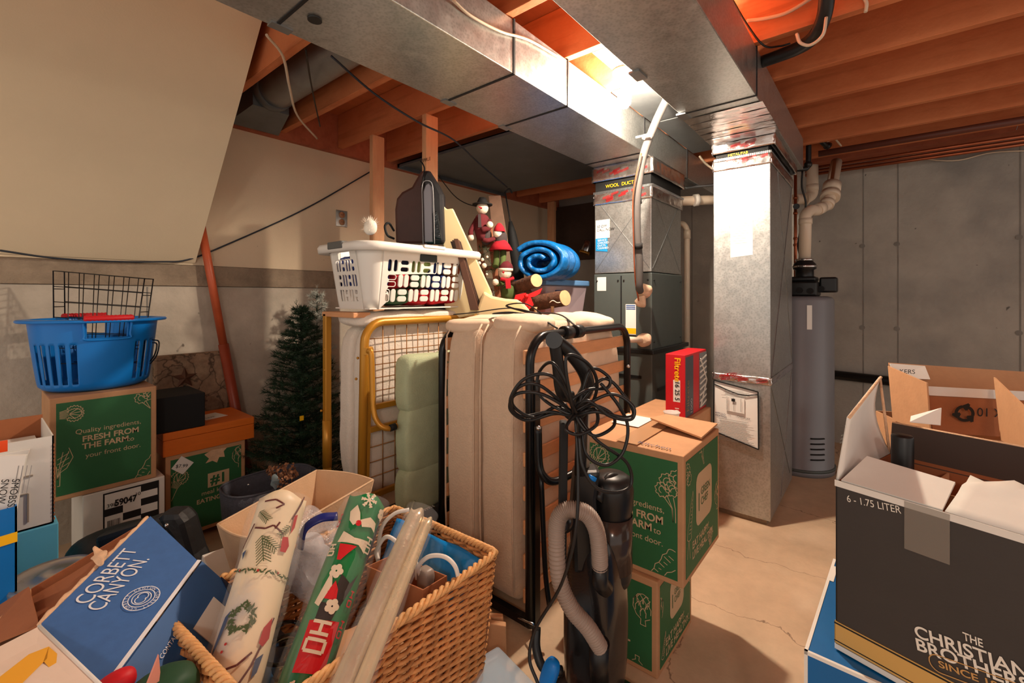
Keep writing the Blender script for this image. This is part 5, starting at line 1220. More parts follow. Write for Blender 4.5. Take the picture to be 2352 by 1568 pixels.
# ================================================================ big wicker hamper in front
RZ = .52
A_, B_, C_, D_ = W(358, 1390, RZ), W(905, 1166, RZ), W(1140, 1268, RZ), W(597, 1652, RZ)
ctr = (A_+B_+C_+D_)/4; ctr.z = 0
t = T('wicker_basket', 'large rectangular woven wicker basket holding gift wrap rolls and household bits', 'basket', ctr)
def per(f, z):          # point on the rounded perimeter at fraction f and height z
    k = .84+.16*(z/RZ); cs = [A_, D_, C_, B_]
    f = (f % 1)*4; i = int(f); u = f-i
    a, b = cs[i], cs[(i+1) % 4]; p = a*(1-u)+b*u
    e = .045
    if u < e: q = cs[i-1]; pa = a+(q-a)*e*.5; p = (p*(u/e*.5+.5)+pa*(1-(u/e*.5+.5)))
    if u > 1-e: q = cs[(i+2) % 4]; pb = b+(q-b)*e*.5; v = (1-u)/e*.5+.5; p = p*v+pb*(1-v)
    c2 = Vector((ctr.x, ctr.y, 0)); r = Vector((p.x, p.y, 0))-c2
    return c2+r*k+Vector((0, 0, z)), r.normalized()
NS = 66; m = MB(); rows = 56; random.seed(14)
for r_ in range(rows):
    pts = []; z = .01+(RZ-.025)*r_/(rows-1)
    for k in range(NS*4):
        p, nr = per(k/(NS*4), z+.0018*noise.noise(Vector((k*.1, r_, 0))))
        ph = math.pi*(k/4.0)+(math.pi if r_ % 2 else 0)+r_*.12
        pts.append(p+nr*(.0052*math.sin(ph)+.0015*noise.noise(Vector((k*.3, r_*2.1, 5)))))
    m.tube(pts, .0053, 5, True, flat=.95)
m.build('woven_wall', K['wicker'], t, world=True)
m = MB()
for k in range(NS):
    m.tube([per(k/NS, 0)[0], per(k/NS, RZ*.5)[0], per(k/NS, RZ-.01)[0]], .0035, 5)
m.grid(lambda u, v: (per(0, .004)[0]*(1-u)+per(.25, .004)[0]*u)*(1-v)+(per(.75, .004)[0]*(1-u)+per(.5, .004)[0]*u)*v, 2, 2)
m.build('stakes_and_base', K['wickerD'], t, world=True)
m = MB()
for q in range(3):
    pts = []
    for k in range(620):
        p, nr = per(k/620, RZ); a = k*.42+q*2.094
        pts.append(p+nr*math.cos(a)*.006+Vector((0, 0, math.sin(a)*.006)))
    m.tube(pts, .0052, 6, True)
m.build('braided_rim', M_('pale wicker rim', C(224, 170, 110), .55, 0, .25, 24, .3, 90), t, world=True)
# gift wrap rolls
def roll(label, name, top, bot, r, mat, sleeve=True, hollow=True):
    a, b = bot, top; t = T(name, label, 'gift wrap', a, group='gift wrap rolls')
    ax = (b-a).normalized(); s_ = ax.cross(FW).normalized(); u_ = s_.cross(ax).normalized()
    def f(u, v):
        an = u*math.pi*2*1.12; rr = r*(1-.05*u)*(1+.03*noise.noise(Vector((v*5, u*4, r*50))))
        j = .006*math.sin(u*23)*(1 if v > .98 else 0)
        return a+(b-a)*v+ax*j+s_*math.cos(an)*rr+u_*math.sin(an)*rr
    m = MB(); m.grid(f, 44, 26); m.build('paper_roll', mat, t, world=True, solid=.0012)
    return t, ax, s_, u_, a, b
def onroll(rt, r, polys, mat, name='printed_motif', wd=None, lift=.0016):   # polys in (arc position, distance below the top); wrapped on the cylinder facing the camera
    t, ax, s_, u_, a, b = rt
    if not wd: polys = [[(p[0]+(q[0]-p[0])*k/5, p[1]+(q[1]-p[1])*k/5) for p, q in zip(pl, pl[1:]+pl[:1]) for k in range(5)] if len(pl) < 9 else pl for pl in polys]
    m = MB()
    if not wd and 1 < len(polys) < 7:
        return [onroll(rt, r, [pl], mat, name, None, lift) for pl in polys]
    if wd: polys = [[(p[0]+(q[0]-p[0])*k/5, p[1]+(q[1]-p[1])*k/5) for p, q in zip(pl, pl[1:]) for k in range(5)]+[pl[-1]] for pl in polys]
    view = (Vector((0, 0, CH))-(a+b)/2); view -= ax*view.dot(ax); an0 = math.atan2(view.dot(u_), view.dot(s_))
    def mp(x, y):
        an = an0-x/r
        return b-ax*y+(s_*math.cos(an)+u_*math.sin(an))*(r*1.03+lift)
    for pl in polys:
        if wd:
            for i in range(len(pl)-1):
                p = Vector((pl[i][0], pl[i][1], 0)); q = Vector((pl[i+1][0], pl[i+1][1], 0)); d_ = q-p
                if d_.length < 1e-6: continue
                n_ = Vector((-d_.y, d_.x, 0)).normalized()*wd/2
                m.add([mp(*(v.xy)) for v in (p-n_, q-n_, q+n_, p+n_)], [(0, 1, 2, 3)])
        else:
            c_ = (sum(x for x, y in pl)/len(pl), sum(y for x, y in pl)/len(pl)); n = len(pl)
            rings = [[(c_[0]+(x-c_[0])*k, c_[1]+(y-c_[1])*k) for x, y in pl] for k in (.34, .67, 1.0)]
            vs = [mp(*c_)]+[mp(*p) for rg in rings for p in rg]
            fs = [(0, 1+i, 1+(i+1) % n) for i in range(n)]
            for g in range(2): fs += [(1+g*n+i, 1+(g+1)*n+i, 1+(g+1)*n+(i+1) % n, 1+g*n+(i+1) % n) for i in range(n)]
            m.add(vs, fs)
    return m.build(name, mat, t.children[0], world=True)
wp = M_('snow scene wrapping paper', C(232, 212, 178), .45, 0, .05, 6, .1, 20)
layer(wp, 'blot', 5, .52, C(170, 168, 172), .75, .12)
a1, b1 = P(650, 1150, 1.13), P(532, 1568, .88); e1_ = b1+(b1-a1)*.6
R1 = .055
r1 = roll('cream snow scene gift wrap roll with twigs and wreaths, standing in the wicker basket', 'gift_wrap_roll', a1, e1_, R1, wp)
dk = M_('dark twig ink', C(96, 44, 40), .6); gn = M_('holly green ink', C(70, 84, 46), .6); rd = M_('berry red ink', C(176, 40, 40), .6); bl = M_('slate blue ink', C(60, 76, 108), .6)
random.seed(31)
def sprig(x, y, s, n=9, a0=.6):
    out = [[(x, y), (x+s*math.cos(a0), y+s*math.sin(a0))]]
    for k in range(n):
        f = k/n; px_, py_ = x+s*f*math.cos(a0), y+s*f*math.sin(a0)
        for sg in (-1, 1): out.append([(px_, py_), (px_+s*.32*math.cos(a0+sg*.9), py_+s*.32*math.sin(a0+sg*.9))])
    return out
onroll(r1, R1, sprig(-.022, .10, .055, 9, 1.25)+sprig(-.018, .105, .04, 7, .6)+sprig(-.045, .045, .035, 7, .7)+sprig(.03, .075, .03, 6, 2.2), gn, wd=.0015)
onroll(r1, R1, [[(-.045, .08), (-.02, .085), (-.005, .078), (.02, .095)], [(-.05, .07), (-.065, .12)], [(.03, .06), (.045, .02), (.05, -.0)], [(-.03, .34), (.0, .33), (.02, .31)], [(.01, .36), (.025, .33), (.05, .25)], [(0, .085), (.006, .07)], [(-.04, .022), (-.015, .02), (.005, .03), (-.01, .04)]], dk, wd=.0038)
gl_ = []
for k in range(34):
    x = -.075+.15*k/33; y = .165+.012*(k/33)+rnd(-.003, .003); an = rnd(0, 3.14); ca, sa = math.cos(an), math.sin(an); gl_.append([(x+.0055*ca, y+.0055*sa), (x-.0018*sa, y+.0018*ca), (x-.0055*ca, y-.0055*sa), (x+.0018*sa, y-.0018*ca)])
    gl_.append([(px_, py_+.27) for px_, py_ in gl_[-1]])
onroll(r1, R1, gl_, gn, 'printed_garland')
wr = []
for k in range(90):
    an = rnd(0, 6.283); rr2 = rnd(.72, 1.25); cx, cy = -.015+.021*rr2*math.cos(an), .255+.022*rr2*math.sin(an); an = rnd(0, 3.14); ca, sa = math.cos(an), math.sin(an); wr.append([(cx+.006*ca, cy+.006*sa), (cx-.002*sa, cy+.002*ca), (cx-.006*ca, cy-.006*sa), (cx+.002*sa, cy-.002*ca)])
onroll(r1, R1, wr, gn, 'printed_wreath')
onroll(r1, R1, [arc(x, y, .0026, 0, 330, 7) for x, y in ((-.05, .166), (-.01, .17), (.03, .172), (-.03, .296), (-.033, .308), (.035, .436), (-.02, .432))], rd, 'printed_berry')
onroll(r1, R1, [[(.02, .10), (.032, .098), (.04, .115), (.035, .13), (.022, .13)], [(.03, .27), (.045, .25), (.05, .285), (.038, .30), (.028, .295)], [(-.062, .36), (-.04, .352), (-.035, .37), (-.05, .395), (-.06, .38)], [(.035, .05), (.043, .045), (.043, .075), (.036, .09)]], rd, 'printed_scarf')
onroll(r1, R1, [[(-.05, .25), (-.04, .24), (-.045, .28), (-.055, .33), (-.06, .34)], [(-.055, .335), (-.03, .335), (-.032, .35), (-.055, .352)], [(-.06, .13), (-.05, .125), (-.052, .145)], [(.03, .32), (.045, .31), (.04, .34), (.03, .35)]], bl, 'printed_hat')
gp = M_('green santa wrapping paper', C(22, 122, 66), .3, 0, .05, 8, coat=.4)
a2, b2 = P(843, 1152, 1.16), P(695, 1568, .90); e2_ = b2+(b2-a2)*.45
R2 = .047
r2 = roll('green gift wrap roll printed with hats, moustaches and ho ho lettering', 'gift_wrap_roll', a2, e2_, R2, gp)
cr = M_('cream paper ink', C(226, 206, 178), .5); rr_ = M_('bright red ink', C(206, 24, 32), .45); bk_ = M_('black paper ink', C(52, 44, 40), .5)
onroll(r2, R2, [[(-.03, .045), (-.018, .028), (-.006, .045), (.0, .062), (-.012, .075), (-.024, .065)], [(.0, .06), (.02, .048), (.04, .055), (.045, .075), (.03, .068), (.008, .074)], [(-.028, .09), (.0, .10), (.035, .098), (.034, .125), (.024, .112), (-.034, .114)]], cr, 'printed_moustache')
onroll(r2, R2, [arc(-.002, .068, .0065, 0, 345, 12), [(-.026, .117), (.012, .116), (.0, .132), (-.012, .15), (-.02, .15)], [(-.03, .265), (.03, .258), (.034, .345), (-.026, .35)], [(-.006, .19), (.004, .205), (.008, .225), (-.02, .225)], [(.02, .40), (.045, .39), (.045, .45), (.025, .445)]], rr_, 'printed_red_shape')
fl = []
for cx, cy in ((-.012, .172), (.004, .236), (.05, .03), (.018, .43)):
    for k in range(5):
        an = k*1.2566; fl.append(arc(cx+.008*math.cos(an), cy+.008*math.sin(an), .0066, 0, 330, 8))
onroll(r2, R2, fl, cr, 'printed_blossom', lift=.0022)
def snow(cx, cy, s):
    o = []
    for k in range(6):
        an = k*math.pi/3; e = (cx+s*math.cos(an), cy+s*math.sin(an)); o.append([(cx, cy), e])
        for q in (.45, .75):
            p = (cx+s*q*math.cos(an), cy+s*q*math.sin(an))
            for sg in (-.6, .6): o.append([p, (p[0]+s*.3*math.cos(an+sg), p[1]+s*.3*math.sin(an+sg))])
    return o
onroll(r2, R2, snow(.004, .012, .018)+snow(-.006, .385, .026), cr, 'printed_snowflake', wd=.0035, lift=.002)
def ho(x, y, s):   # H and O side by side running along the roll
    return [[(x, y), (x, y+s)], [(x+s*.55, y), (x+s*.55, y+s)], [(x, y+s*.5), (x+s*.55, y+s*.5)],
            [(x+s*.85, y), (x+s*1.4, y), (x+s*1.4, y+s), (x+s*.85, y+s), (x+s*.85, y)]]
onroll(r2, R2, [[(y-.285, x+.30) for x, y in pl] for pl in ho(-.035, .265, .035)], cr, 'printed_lettering', wd=.006, lift=.003)
onroll(r2, R2, [[(y*.9+.028, x+.12) for x, y in pl] for pl in ho(-.03, 0, .022)]+[[(y-.05, x+.14) for x, y in pl] for pl in ho(-.02, 0, .016)]+[[(x+.03, y+.35) for x, y in pl] for pl in ho(-.02, 0, .02)], cr, 'printed_lettering', wd=.0035, lift=.002)
onroll(r2, R2, [[(.0, .175), (.028, .19), (.038, .165), (.03, .2), (.018, .235), (.0, .225)], [(-.02, .232), (.015, .232), (.012, .26), (-.02, .262)], [(.05, .06), (.062, .05), (.062, .12), (.05, .14)]], bk_, 'printed_black_shape')
onroll(r2, R2, [[(-.02, .17), (-.01, .2), (-.022, .24), (-.034, .235)]], cr, 'printed_band')
onroll(r2, R2, [[(y*.5+.034, x+.20) for x, y in pl] for pl in ho(0, 0, .02)]+[[(y*.5+.034, x+.255) for x, y in pl] for pl in ho(0, 0, .02)]+[[(y*.5-.06, x+.05) for x, y in pl] for pl in ho(0, 0, .02)], rr_, 'printed_lettering', wd=.0028, lift=.002)
a3, b3 = P(958, 1178, 1.10), P(788, 1568, .79); e3_ = b3+(b3-a3)*.25
r3 = roll('shiny cellophane covered roll of silver gift wrap leaning over the wicker basket rim', 'gift_wrap_roll', a3, e3_, .019, M_('striped foil paper', C(236, 222, 196), .22, .5, 0, 6, .5, 30, col2=C(196, 176, 146)))
bpy.data.objects['gift_wrap_roll.002'].children[0].active_material = bpy.data.materials['striped foil paper']
r4 = roll('second thin silver gift wrap roll beside the cellophane covered one', 'gift_wrap_roll', a3+RT*.028-FW*.015-Vector((0, 0, .012)), e3_+RT*.033-FW*.01, .013, M_('champagne foil paper', C(228, 208, 170), .25, .5, .1, 20))
def sleeve(label, a, b, r):
    ax = (b-a).normalized(); s_ = ax.cross(FW).normalized(); u_ = s_.cross(ax)
    m = MB(); m.grid(lambda u, v: a+(b-a)*v+(s_*math.cos(u*6.283)*1.15+u_*math.sin(u*6.283)*.9)*(r*(1+.14*noise.noise(Vector((u*6, v*9, r*40))))), 40, 40)
    c = a.copy(); m.v = [v-c for v in m.v]
    o = m.build('cellophane_sleeve', K['film']); o.location = c
    tag(o, label, 'plastic wrap', 'cellophane sleeves')
sleeve('clear cellophane sleeve around the cream snow scene roll', e1_, a1+(a1-e1_)*.0, R1*1.07); sleeve('clear cellophane sleeve around the green printed roll', e2_, a2+(a2-e2_)*.01, R2*1.08)
sleeve('clear cellophane sleeve around the silver rolls', e3_+RT*.015, a3+RT*.012+(a3-e3_)*.01, .034)
# small things in the wicker basket
t = T('blue_package', 'bright blue plastic film package standing in the corner of the wicker basket', 'package', P(1010, 1300, 1.18))
q = [P(915, 1190, 1.39), P(1122, 1290, 1.21), P(1050, 1480, 1.17), P(860, 1400, 1.33)]
m = MB(); n_ = ((q[1]-q[0]).cross(q[3]-q[0])).normalized()
m.grid(lambda u, v: lerp(lerp(q[0], q[1], u), lerp(q[3], q[2], u), v)+n_*(.012*noise.noise(Vector((u*5, v*4, 0)))-.02*math.sin(v*3)), 26, 20)
m.build('film_pack', M_('bright blue film', C(6, 140, 225), .22, bump=.5, bs=14, coat=.5), t, world=True, solid=.022)
q2 = [lerp(q[0], q[1], .05), lerp(q[0], q[1], .7), lerp(q[3], q[2], .65), lerp(q[3], q[2], .0)]; n2 = n_*(-.03 if n_.dot(P(1000, 1300, 1.2)-Vector((0, 0, CH))) > 0 else .03)
q2 = [lerp(q2[0], q2[3], .42)+n2, lerp(q2[1], q2[2], .42)+n2, q2[2]+n2, q2[3]+n2]
MB().plate(q2, .004).build('navy_sleeve', M_('deep blue card', C(10, 60, 140), .4), t, world=True)
q3 = [lerp(q2[0], q2[1], .45)+n2*.2, lerp(q2[0], q2[1], .95)+n2*.2, lerp(lerp(q2[0], q2[1], .95), lerp(q2[3], q2[2], .95), .22)+n2*.2, lerp(lerp(q2[0], q2[1], .45), lerp(q2[3], q2[2], .45), .22)+n2*.2]
MB().plate(q3, .002).build('white_label', K['paper'], t, world=True)
t = T('extension_cord', 'thick white electric cord looped beside the blue package', 'cord', P(960, 1320, 1.12))
MB().tube(spl([P(966, 1325, 1.12), P(962, 1300, 1.11), P(985, 1278, 1.10), P(1020, 1278, 1.09), P(1045, 1300, 1.08), P(1055, 1340, 1.09)], 8), .0052, 10).tube(spl([P(958, 1330, 1.13), P(955, 1290, 1.14), P(930, 1262, 1.15), P(890, 1232, 1.16), P(866, 1262, 1.16), P(868, 1285, 1.15)], 8), .0052, 10).tube(spl([P(868, 1290, 1.16), P(876, 1215, 1.19), P(905, 1180, 1.21), P(940, 1170, 1.22)], 8), .0052, 10).build('cord', K['cream'], t, world=True)
MB().soft(P(978, 1335, 1.12), (.016, .02, .034), 5, 6, .0, 5).build('plug', M_('grey plug', C(150, 136, 126), .4), t, world=True)
t = T('small_carton', 'small open kraft carton among the things in the wicker basket', 'cardboard box', P(900, 1380, 1.05))
f0, f1, f2 = P(842, 1300, 1.07), P(972, 1355, 1.03), P(905, 1272, 1.16)
f3 = f1+(f2-f0)
dn_ = Vector((0, 0, -.14))
for a, b in ((f0, f1), (f1, f3), (f3, f2), (f2, f0)): MB().plate([a, b, b+dn_, a+dn_], .003).build('carton_side', K['kraftD'], t, world=True)
MB().plate([f0+dn_, f1+dn_, f3+dn_, f2+dn_], .003).build('carton_bottom', K['kraftD'], t, world=True)
t = T('clear_bag', 'crumpled clear plastic bag with dark blue strip in the wicker basket', 'plastic bag', P(720, 1300, 1.2))
MB().soft(P(722, 1275, 1.20), (.075, .10, .10), 2.3, 16, .035, 16).build('bag_film', K['filmT'], t, world=True)
MB().tube(spl([P(690, 1260, 1.14), P(700, 1215, 1.15), P(735, 1190, 1.16), P(775, 1185, 1.18)], 8), .013, 8, flat=.4).build('blue_strip', M_('navy film', C(30, 40, 120), .3), t, world=True)
MB().soft(P(715, 1300, 1.22), (.05, .08, .08), 2.3, 12, .02, 20, seed=3).build('white_filling', M_('greyish tissue', C(190, 184, 186), .8, 0, .1, 9), t, world=True)
gg = M_('greenish glass', (.93, .97, .9, 1), .02, trans=1, ior=1.45)
for k, (x, y, d, r, lb) in enumerate(((655, 1500, .96, .05, 'round clear glass jar low in the wicker basket between the two rolls'), (655, 1462, 1.06, .045, 'second clear glass jar behind the first one in the wicker basket'))):
    c = P(x, y, d)
    o = MB().lathe([(0, -.09), (r*.8, -.09), (r, -.06), (r, -.02), (r*.82, 0), (r*.86, .012), (r*.83, .014), (r*.78, 0), (r*.94, -.02), (r*.94, -.058), (r*.75, -.085), (0, -.085)], 32).build('glass_jar', gg); o.location = c
    tag(o, lb, 'jar', 'glass jars')
t = T('crumpled_paper', 'crumpled brown packing paper filling the bottom of the wicker basket', 'packing paper', (ctr.x, ctr.y, .02))
MB().soft((ctr.x, ctr.y, .17), (.20, .16, .15), 3.5, 16, .03, 9, M=None).build('paper', K['kraft'], t, world=True)
# ================================================================ right hand boxes
E1 = (RT*.548-FW*.835); E2 = (RT*.835+FW*.548)
K0 = P(1925, 1103, .9); zt = K0.z; zb = .497
Mx = Matrix(((E1.x, E2.x, 0, K0.x), (E1.y, E2.y, 0, K0.y), (0, 0, 1, zb), (0, 0, 0, 1)))
t = T('liquor_carton', 'open charcoal and white brandy carton with gold band at the lower corner', 'cardboard box', (K0.x, K0.y, zb), rz=math.atan2(E1.y, E1.x))
hB = zt-zb; wB, dB = .42, .28
def lw(p): return Vector(p)          # local coordinates: x along the printed face, y away from the camera
inner = K['kraftD']
for a, b in (((0, 0), (wB, 0)), ((wB, 0), (wB, dB)), ((wB, dB), (0, dB)), ((0, dB), (0, 0))):
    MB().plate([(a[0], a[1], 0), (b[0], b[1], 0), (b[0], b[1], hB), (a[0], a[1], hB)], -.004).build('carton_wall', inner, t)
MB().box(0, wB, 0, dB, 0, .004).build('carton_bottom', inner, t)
MB().box(-.003, wB, -.003, -.0002, .0, hB-.0).box(-.003, -.0002, -.003, dB, .0, hB-.0).build('charcoal_print', K['char'], t)
MB().box(-.0045, wB, -.0042, -.003, hB-.011, hB+.001).build('white_edge', K['white'], t)
MB().box(-.0045, wB, -.0046, -.0032, .012, .055).box(-.0044, -.0030, -.0046, dB, .012, .055).build('gold_band', M_('gold ink', C(206, 164, 92), .5), t)
MB().box(-.005, wB, -.0050, -.0046, .05, .053).box(-.005, wB, -.0050, -.0046, .016, .018).build('black_rule', K['ink'], t)
MB().box(-.0045, wB, -.0042, -.003, .0, .010).build('white_edge', K['white'], t)
wi = M_('cream ink', C(230, 224, 212), .7)
FO = (0, -.0035, 0)
F0 = Mx @ Vector((0, -.0035, 0)); FN = -E2
def fhit(px, py): return hit(px, py, F0, FN)
def ftext(s_, sz, mat, pa, pb, name='brand_lettering', bold=0, pl=t):
    a_, b_ = fhit(*pa), fhit(*pb)
    text(s_, sz, mat, pl, a_, (b_-a_), Vector((0, 0, 1))-(b_-a_).normalized()*(b_-a_).normalized().z, name, bold=bold, world=True, fitw=(b_-a_).length, lift=.0012)
ftext('6 - 1.75 LITER', .0185, wi, (1946, 1151), (2071, 1179), 'printed_text')
ftext('THE', .018, wi, (2213, 1468), (2259, 1486), bold=.0003)
ftext('CHRISTIAN', .028, wi, (2102, 1460), (2368, 1562), bold=.0005)
ftext('BROTHERS', .028, wi, (2105, 1490), (2372, 1592), bold=.0005)
go = M_('gold line ink', C(196, 150, 90), .6)
ftext('SINCE 1882', .015, go, (2157, 1530), (2335, 1598), bold=.0003)
oa, ob = fhit(2136, 1520), fhit(2352, 1600); ou = (ob-oa).normalized(); ol = (ob-oa).length
lines([rrect(0, -.011, ol+.02, .017, .0135)+[(ol+.02-.0135, -.011)]], .0016, go, t, oa, ou, Vector((0, 0, 1))-ou*ou.z, 'oval_border', lift=.0012, world=True)
MB().box(.105, .165, -.0052, -.0040, hB-.085, hB+.0).build('clear_tape', M_('hazy tape', C(150, 142, 132), .25, alpha=.45), t)
def wpl(q, th, name, mat, tt=None, **k): return MB().plate(q, th).build(name, mat, tt or t, world=True, **k)
def LW(x, y, z): return Mx @ Vector((x, y, z))
wpl([LW(0, .002, hB), P(1921, 1082, .89), P(1948, 960, .88), P(2019, 866, 1.10)], .004, 'raised_side_flap', K['white'])if False else None
m = MB(); Qa, Qb, Qc, Qd = LW(-.002, .0, hB), LW(-.002, dB, hB), P(2021, 866, 1.13), P(1948, 958, .90)
m.grid(lambda u, v: lerp(lerp(Qa, Qb, u), lerp(Qd, Qc, u), v)+E1*(-.02*math.sin(math.pi*v)*u), 10, 8); m.build('raised_side_flap', K['white'], t, world=True, solid=.004)
MB().tube([Qd+E1*.002, Qc+E1*.002], .0035, 6).tube([Qc, Qb], .003, 6).build('torn_edge', K['kraftE'], t, world=True)
lines([[(.0, 0), (.05, .0)], [(0, .008), (.05, .008)], [(0, .016), (.05, .016)], [(.0, .03), (.04, .03)], [(.0, .036), (.04, .036)]], .003, M_('stamp ink', C(120, 118, 116), .8), t, lerp(lerp(Qa, Qb, .45), lerp(Qd, Qc, .45), .35)-E1*.025, (Qb-Qa).normalized()*-1, (Qd-Qa).normalized(), 'stamp', world=True, lift=.0)
q = [LW(.006, .0, hB), LW(.155, .0, hB), LW(.155, .075, hB+.03), LW(.02, .085, hB+.035)]; wpl(q, .004, 'front_flap', K['white'])
m = MB(); q = [LW(.158, .0, hB), LW(wB, .0, hB), LW(wB, .10, hB+.05), LW(.17, .095, hB+.045)]
m.grid(lambda u, v: lerp(lerp(q[0], q[1], u), lerp(q[3], q[2], u), v)+Vector((0, 0, .012*noise.noise(Vector((u*7, v*4, 1)))*v)), 14, 6); m.build('front_flap', K['white'], t, world=True, solid=.004)
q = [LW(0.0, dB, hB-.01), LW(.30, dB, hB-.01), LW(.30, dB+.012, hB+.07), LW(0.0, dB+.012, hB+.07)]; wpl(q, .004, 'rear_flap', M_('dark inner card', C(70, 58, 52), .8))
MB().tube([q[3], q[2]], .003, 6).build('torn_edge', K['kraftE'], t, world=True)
for k, (x, y, mt, lb) in enumerate(((.05, .18, K['black'], 'black capped bottle neck inside the open brandy carton'), (.17, .2, K['red'], 'red capped bottle neck inside the open brandy carton'))):
    o = T('bottle', lb, 'bottle', LW(x, y, .005), group='bottles in the carton')
    MB().lathe([(0, 0), (.05, 0), (.05, .2), (.045, .23), (.016, .26), (.016, hB-.03)], 24).build('glass_body', M_('dark bottle glass %d' % k, C(30, 22, 16), .08), o)
    hh_ = hB+(.068 if k == 0 else .0)
    MB().lathe([(.019, hB-.06), (.019, hh_-.003), (.0175, hh_), (0, hh_)], 24).build('cap', mt, o)
for k, (xa, ya, xb, yb) in enumerate(((.005, .13, .41, .13), (.10, .01, .10, .27), (.24, .01, .24, .27))):
    MB().plate([(xa, ya, .01), (xb, yb, .01), (xb, yb, hB-.01), (xa, ya, hB-.01)], .003).build('divider', K['kraft'], t)
# blue carton underneath
p0 = W(1850, 1492, .496); p1 = W(1908, 1308, .496); d2_ = (p1-p0).normalized(); d1_ = Vector((d2_.y, -d2_.x, 0))
t = T('blue_carton', 'bright blue carton with white edges supporting the charcoal brandy carton', 'cardboard box', (p0.x, p0.y, 0), rz=math.atan2(d1_.y, d1_.x))
MB().box(0, .5, 0, .42, 0, .494).build('carton', M_('strong blue print', C(0, 96, 160), .4, 0, .06, 10), t, bev=.003)
MB().box(-.002, .5, -.002, .004, .4885, .4955).box(-.002, .004, -.002, .42, .4885, .4955).box(-.002, .004, -.002, .004, 0, .495).build('white_edge', K['white'], t)
MB().box(.004, .012, .30, .38, .4945, .4955).build('torn_patch', K['white'], t)
# brown carton behind it
dB2 = 1.32
k0 = P(2140, 1040, dB2)
t = T('brown_carton', 'open brown carton with recycling mark on its lifted flap beyond the brandy carton', 'cardboard box', (k0.x, k0.y, 0))
A2 = P(2143, 1000, dB2); e1n = E1*-1
ex = (RT*.97-FW*.24).normalized(); ey = (FW*.97+RT*.24).normalized()
def bx(x, y, z): return Vector((A2.x, A2.y, 0))+ex*x+ey*y+Vector((0, 0, z))
for a, b in (((0, 0), (.5, 0)), ((.5, 0), (.5, .3)), ((.5, .3), (0, .3)), ((0, .3), (0, 0))):
    MB().plate([bx(a[0], a[1], 0), bx(b[0], b[1], 0), bx(b[0], b[1], .79), bx(a[0], a[1], .79)], .004).build('carton_wall', K['kraft'], t, world=True)
zl, zh = .80, .945
wpl([bx(.0, .004, .80), bx(.5, .004, .80), bx(.5, .03, .90), bx(.0, .03, .905)], .004, 'front_flap', K['kraftD'])
wpl([bx(.0, .02, .905), bx(.5, .02, .90), bx(.5, .03, .922), bx(.0, .03, .93)], .004, 'white_inner_strip', K['white'])
wpl([bx(-.012, -.01, .79), bx(-.012, .18, .79), bx(-.016, .2, .965), bx(-.016, .0, .945)], .004, 'side_flap', K['kraft'])
wpl([bx(.0, .2, .88), bx(.5, .2, .87), bx(.5, .23, .95), bx(.0, .23, .972)], .004, 'rear_flap', K['kraft'])
wpl([bx(.0, .195, .925), bx(.1, .195, .925), bx(.1, .222, .965), bx(.0, .222, .97)], .003, 'printed_corner', K['white'])
text('KERS', .02, K['ink'], t, bx(.005, .18, .945), ex, (0, 0, 1), 'lettering', world=True, lift=.004)
text('0 X 10', .035, K['ink'], t, bx(.20, .0, .877), -ex, (0, 0, -1), 'lettering', world=True, lift=-.012, sx=.9)
arw = []
for k in range(3):
    a0 = 90+120*k; arw.append(arc(0, 0, .020, a0+20, a0+100, 8)); e = arc(0, 0, .020, a0+100, a0+101, 1)[0]
    arw.append([(e[0]*.65, e[1]*.65), (e[0]*1.35, e[1]*1.35), arc(0, 0, .020, a0+125, a0+126, 1)[0], (e[0]*.65, e[1]*.65)])
lines(arw, .008, K['ink'], t, bx(.075, .0, .862), ex, (0, 0, 1), 'recycling_mark', world=True, lift=.002)
q = [P(2282, 866, 1.30), P(2400, 980, 1.02), P(2400, 1065, 1.02), P(2298, 1010, 1.25)]
wpl(q, .004, 'near_side_flap', K['kraft'])
q = [P(2092, 955, 1.2), P(2162, 936, 1.2), P(2160, 975, 1.16), P(2090, 968, 1.16)]
one(MB().plate([v-q[0] for v in q], .002).build('paper_slip', K['paper']), 'folded white paper slip poking up between the two open cartons', 'paper').location = q[0]
# ================================================================ things at the lower side by the painted wall
t = T('white_carton', 'open white shipping carton with tucked tabs on the pale blue box', 'cardboard box', (-.04, 2.14, .497))
wx0, wx1, wy0, wy1, wz0, wz1 = -.28, .175, 1.99, 2.32, .497, .767
for a, b in (((wx0, wy0), (wx1, wy0)), ((wx1, wy0), (wx1, wy1)), ((wx1, wy1), (wx0, wy1)), ((wx0, wy1), (wx0, wy0))):
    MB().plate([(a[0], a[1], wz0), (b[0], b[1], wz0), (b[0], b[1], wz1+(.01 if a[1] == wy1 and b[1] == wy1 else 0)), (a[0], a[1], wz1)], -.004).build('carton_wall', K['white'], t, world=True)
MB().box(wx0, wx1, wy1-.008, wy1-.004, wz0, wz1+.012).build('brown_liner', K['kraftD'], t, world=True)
MB().box(wx0, wx1, wy0, wy1, wz0, wz0+.004).build('carton_bottom', K['white'], t, world=True)
MB().box(wx0+.01, wx1-.02, wy0+.01, wy1-.02, wz1-.06, wz1-.055).build('inner_flap', K['white'], t, world=True)
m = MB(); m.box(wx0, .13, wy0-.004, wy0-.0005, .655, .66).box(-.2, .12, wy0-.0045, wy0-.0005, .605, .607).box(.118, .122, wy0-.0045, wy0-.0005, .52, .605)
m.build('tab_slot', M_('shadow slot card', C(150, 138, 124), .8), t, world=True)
m = MB()
for k in range(20): m.box(wx1-.001, wx1+.002, wy0-.004, wy0-.001, wz0+.012*k+.01, wz0+.012*k+.017)
m.build('corrugated_edge', K['kraftD'], t, world=True)
